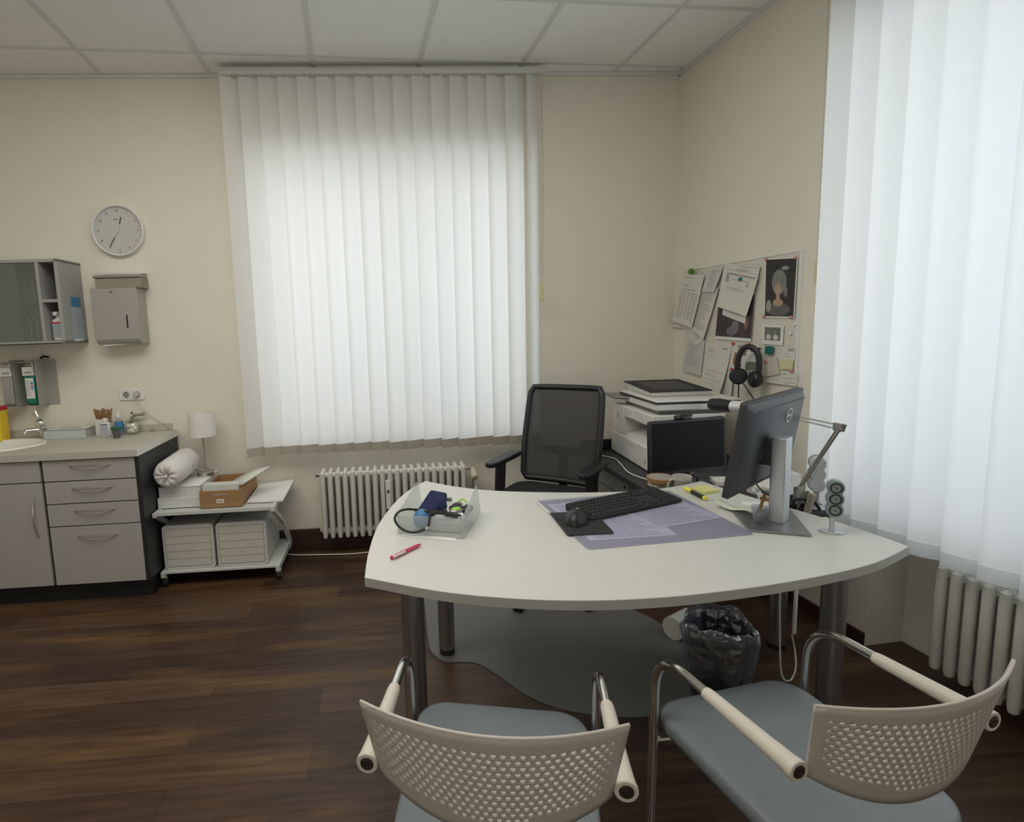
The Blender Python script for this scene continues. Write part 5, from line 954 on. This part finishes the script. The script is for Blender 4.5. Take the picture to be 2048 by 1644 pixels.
def cushion(w_, d_, z0, z1, r, n=10, dip=.0, taper=.0):
    vs = []; rows = []
    outs = rrect(w_, d_, r, 8); N_ = len(outs)
    lay = [(.90, z0), (.98, z0+.006), (1.0, z0+(z1-z0)*.4), (1.0, z0+(z1-z0)*.65), (.985, z1-(z1-z0)*.12), (.95, z1-.002), (.80, z1+.002), (.5, z1-dip*.6), (.2, z1-dip)]
    for s_, z in lay: vs += [(x*s_*(1-taper*(.5-y/d_)), y*s_, z) for x, y in outs]
    f = [(i*N_+k, i*N_+(k+1) % N_, (i+1)*N_+(k+1) % N_, (i+1)*N_+k) for i in range(len(lay)-1) for k in range(N_)]+[tuple(range(N_-1, -1, -1)), tuple(range((len(lay)-1)*N_, len(lay)*N_))]
    return MB().add(vs, f)
b = cushion(.50, .48, .465, .535, .10); b.build('seat', 'seatf', oc, ang=60)
# back frame
def backp(x, t_): # t 0..1 up, returns local point of the reclined back
    return Vector((x, -.20-.145*t_-.03*(1-(x/.24)**2)*1.0, .56+.52*t_))
fr = []; 
wts = [(0, .19), (.06, .212), (.4, .222), (.75, .218), (.93, .214), (.98, .208), (1.0, .196)]
def wd(t_):
    for (a, b_), (c_, d_) in zip(wts, wts[1:]):
        if t_ <= c_: return b_+(d_-b_)*(t_-a)/(c_-a)
    return wts[-1][1]
ts = [k/16 for k in range(17)]
path = [backp(wd(t_), t_) for t_ in ts]+[backp(wd(1)*(1-k/5), 1.0+.0) for k in range(1, 10)]+[backp(-wd(t_), t_) for t_ in reversed(ts)]+[backp(-wd(0)*(1-k/4), 0) for k in range(1, 8)]
b = MB(); b.tube(path, .018, 10, closed=True, flat=1.0); b.build('back_frame', 'black', oc, ang=70)
b = MB(); nx = 8; vs = [tuple(backp(wd(t_)*(2*i/nx-1), t_)+Vector((0, .004, 0))) for t_ in ts for i in range(nx+1)]
b.add(vs, [(j*(nx+1)+i, j*(nx+1)+i+1, (j+1)*(nx+1)+i+1, (j+1)*(nx+1)+i) for j in range(16) for i in range(nx)]); b.build('back_mesh', 'mesh', oc, solid=.002)
b = MB(); b.tube(fillet([(0, -.05, .44), (0, -.30, .44), (0, -.30, .72)], .08), .024, 12, flat=1.3); b.build('back_support', 'black', oc); MB().box((-.17, -.305, .70), (.17, -.275, .745)).build('lumbar_bar', 'black', oc, bevel=.01)
for s_ in (-1, 1):
    b = MB(); b.prism([(p.x, p.y) for p in catmull([(s_*.222, -.20, 0), (s_*.220, .05, 0), (s_*.232, .125, 0), (s_*.262, .14, 0), (s_*.292, .09, 0), (s_*.292, -.19, 0), (s_*.26, -.225, 0)], 5, closed=True)][::s_], .685, .712); pd_ = b.build('arm_pad', 'black', oc, bevel=.009, seg=3)
    b = MB(); b.tube(fillet([(s_*.12, 0, .45), (s_*.285, .0, .45), (s_*.285, .03, .60), (s_*.282, .03, .69)], .05), [.02]*17+[.02], 10, flat=1.5) if 0 else b.tube(fillet([(s_*.12, 0, .45), (s_*.265, .0, .455), (s_*.258, -.01, .69)], .05), .021, 10, flat=1.5); b.build('arm_post', 'black', oc)

# ---------------------------------------------------------------- visitor chairs
AW, AL = .2305, .30
def back_shell():
    NX, NZ = 26, 14; b = MB()
    def S_(u, v):                       # u across -1..1, v 0 bottom .. 1 top
        zt = .800; zb = .640-.058*(1-abs(u)**2.2); w_ = AW-.024+.023*v
        x = u*w_; z = zb+(zt-zb)*v; y = -.008-.030*v-.058*(1-u*u)+.012*(1-v)*(1-u*u)
        return (x, y, z)
    # rows of staggered cells; hole size fades towards the border
    def cell(u0, u1, v0, v1, hs):
        um, vm = (u0+u1)/2, (v0+v1)/2; ring = [(u0, v0), (um, v0), (u1, v0), (u1, vm), (u1, v1), (um, v1), (u0, v1), (u0, vm)]
        k = len(b.v); b.v += [S_(*p) for p in ring]
        if hs <= 0: b.f.append(tuple(range(k, k+8))); return
        for i in range(8):
            a = atan2(ring[i][1]-vm, (ring[i][0]-um)*.55) if 0 else -3*pi/4+i*pi/4
            b.v.append(S_(um+(u1-u0)*.5*hs*.72*cos(a), vm+(v1-v0)*.5*hs*.88*sin(a)))
        for i in range(8): j = (i+1) % 8; b.f.append((k+i, k+j, k+8+j, k+8+i))
    U0, V0, V1 = .93, .08, .92; du = 2*U0/NX; dv = (V1-V0)/NZ
    for r in range(NZ):
        v0, v1 = V0+r*dv, V0+(r+1)*dv; off = (r % 2)*.5*du
        if off: # half cells at the ends
            for a, c_ in ((-U0, -U0+off), (U0-off, U0)):
                k = len(b.v); b.v += [S_(a, v0), S_(c_, v0), S_(c_, (v0+v1)/2), S_(c_, v1), S_(a, v1), S_(a, (v0+v1)/2)]; b.f.append(tuple(range(k, k+6)))
        for c_ in range(NX-(1 if off else 0)):
            u0 = -U0+off+c_*du; um, vm = u0+du/2, (v0+v1)/2
            e = min((1-abs(um)/U0)*6+.15, (1-abs(vm-.52)/.44)*5+.1, 1); low = (vm < .16+.10*abs(um)**2) or (vm > .86)
            hs = 0 if (low or e < .25) else (.62+.38*min(e, 1))
            cell(u0, u0+du, v0, v1, hs)
    # plain rim around the perforated field
    us = [-U0+du*.5*k for k in range(2*NX+1)]; k0 = len(b.v)
    for v_a, v_b in ((0, V0), (V1, 1)):
        k = len(b.v); b.v += [S_(u, v_a) for u in us]+[S_(u, v_b) for u in us]; m_ = len(us); b.f += [(k+i, k+i+1, k+m_+i+1, k+m_+i) for i in range(m_-1)]
    vs_ = [0]+[V0+dv*.5*k for k in range(2*NZ+1)]+[1]
    for ua, ub in ((-1, -U0), (U0, 1)):
        k = len(b.v); b.v += [S_(ua, v) for v in vs_]+[S_(ub, v) for v in vs_]; m_ = len(vs_); b.f += [(k+i, k+m_+i, k+m_+i+1, k+i+1) for i in range(m_-1)]
    return b
def weld(o, d=.0004):
    import bmesh
    bm = bmesh.new(); bm.from_mesh(o.data); bmesh.ops.remove_doubles(bm, verts=bm.verts, dist=d); bmesh.ops.recalc_face_normals(bm, faces=bm.faces); bm.to_mesh(o.data); bm.free()
def visitor_chair(label, loc, rz):
    t = thing('visitor_chair', label, 'chair', loc, rz, None)
    cushion(.43, .46, .425, .475, .075, dip=.008, taper=.05).build('seat', 'vinyl', t, ang=70, loc=(0, .20, 0))
    o = back_shell().build('backrest', 'creamb', t, solid=.0065, ang=50); weld(o)
    b = MB(); 
    pts = [(u*(AW-.001), -.038-.058*(1-u*u)-.0005, .800) for u in [k/16*2-1 for k in range(17)]]; b.tube(pts, .0032, 8); rm = b.build('top_edge', 'creamb', t)
    for s_ in (-1, 1):
        b = MB(); path = fillet([(s_*AW, .0, .658), (s_*AW, AL+.080, .652), (s_*(AW+.004), AL+.090, .02), (s_*(AW-.005), -.12, .013)], [.110, .05], 10); b.tube(path, .0115, 12); b.build('side_tube', 'chrome', t, ang=70)
        b = MB(); b.tube([(s_*AW, AL*.70, .6538), (s_*AW, AL*.66, .654), (s_*AW, .05, .6572), (s_*AW, .01, .658), (s_*AW, -.012, .658)], [.0130, .0145, .0170, .0185, .0200], 20); sl = b.build('arm_sleeve', 'cream', t, ang=60)
        b = MB(); b.x = Matrix.Translation((s_*AW, -.012, .658)) @ Matrix.Rotation(pi/2, 4, 'X'); b.lathe([(.0205, -.004), (.0205, .004), (.019, .006), (.0130, .006), (.0125, .003)], 28, ring=True); b.build('end_ring', 'cream', sl)
        b = MB(); b.x = Matrix.Translation((s_*AW, -.0155, .658)) @ Matrix.Rotation(pi/2, 4, 'X'); b.lathe([(.0128, .0), (.0118, .003), (.0065, .004), (.0050, .001), (.001, .0005)], 24); b.build('screw_cap', 'knob', sl)
        b = MB(); b.tube([(s_*(AW+.002), .39, .405), (s_*.15, .37, .412)], .010, 10); b.build('seat_bracket', 'chrome', t)
    b = MB(); b.tube([(-AW, -.12, .013), (AW, -.12, .013)], .0115, 10); b.build('rear_floor_tube', 'chrome', t); b = MB(); b.tube([(-.17, .10, .415), (.17, .10, .415)], .0115, 10); b.tube([(-.17, .37, .412), (.17, .37, .412)], .0115, 10); b.build('seat_tubes', 'chrome', t)
    return t
visitor_chair('left visitor chair with perforated cream backrest and grey blue seat, in front of the desk', (.219, .89, 0), -.311)
visitor_chair('right visitor chair with perforated cream backrest, turned beside the right radiator', (.978, .829, 0), .093)

# look-alikes carry a shared group phrase (their labels still differ)
groups = {'visitor_chair': 'visitor chairs in front of the desk', 'vertical_blind': 'vertical blinds over the windows', 'radiator': 'radiators below the windows', 'file_box': 'file boxes on the trolley', 'soap_dispenser': 'elbow dispensers above the sink',
          'spray_bottle': 'spray bottles in the wall cabinet', 'index_card': 'cards in the wooden box', 'printed_page': 'printed pages on the pinboard', 'pin': 'pins on the pinboard', 'magnet': 'magnets on the pinboard', 'speaker': 'small desk speakers',
          'printed_sheet': 'papers under the desk pad', 'cap': 'small caps in the acrylic tray', 'carton': 'white cartons on the trolley', 'booklet': 'booklets on the black desk'}
for o in S.objects:
    k = o.name.split('.')[0]
    if o.parent is None and k in groups and 'label' in o: o['group'] = groups[k]

# things that only sit inside another thing stand on their own
bpy.context.view_layer.update()
lifted = {'cotton_ball': ('white cotton wool ball in the glass jar on the worktop', 'cotton ball', 'cotton wool balls in the glass jar'), 'wooden_spatula': ('brown wooden spatula standing in the open carton on the worktop', 'spatula', 'wooden spatulas in the carton')}
pk = iter(('beige packet leaning nearest, between the desk lamp clamp and the second speaker', 'dull green packet between the beige and grey ones beside the second speaker', 'grey packet at the back of the three beside the second speaker'))
for o in list(S.objects):
    k = o.name.split('.')[0]
    if k in lifted or k == 'packet':
        mw = o.matrix_world.copy(); o.parent = None; o.matrix_world = mw
        if k == 'packet': tag(o, next(pk), 'packet')
        else: tag(o, *lifted[k])
bpy.data.objects.remove(bpy.data.objects['packet_bundle'])
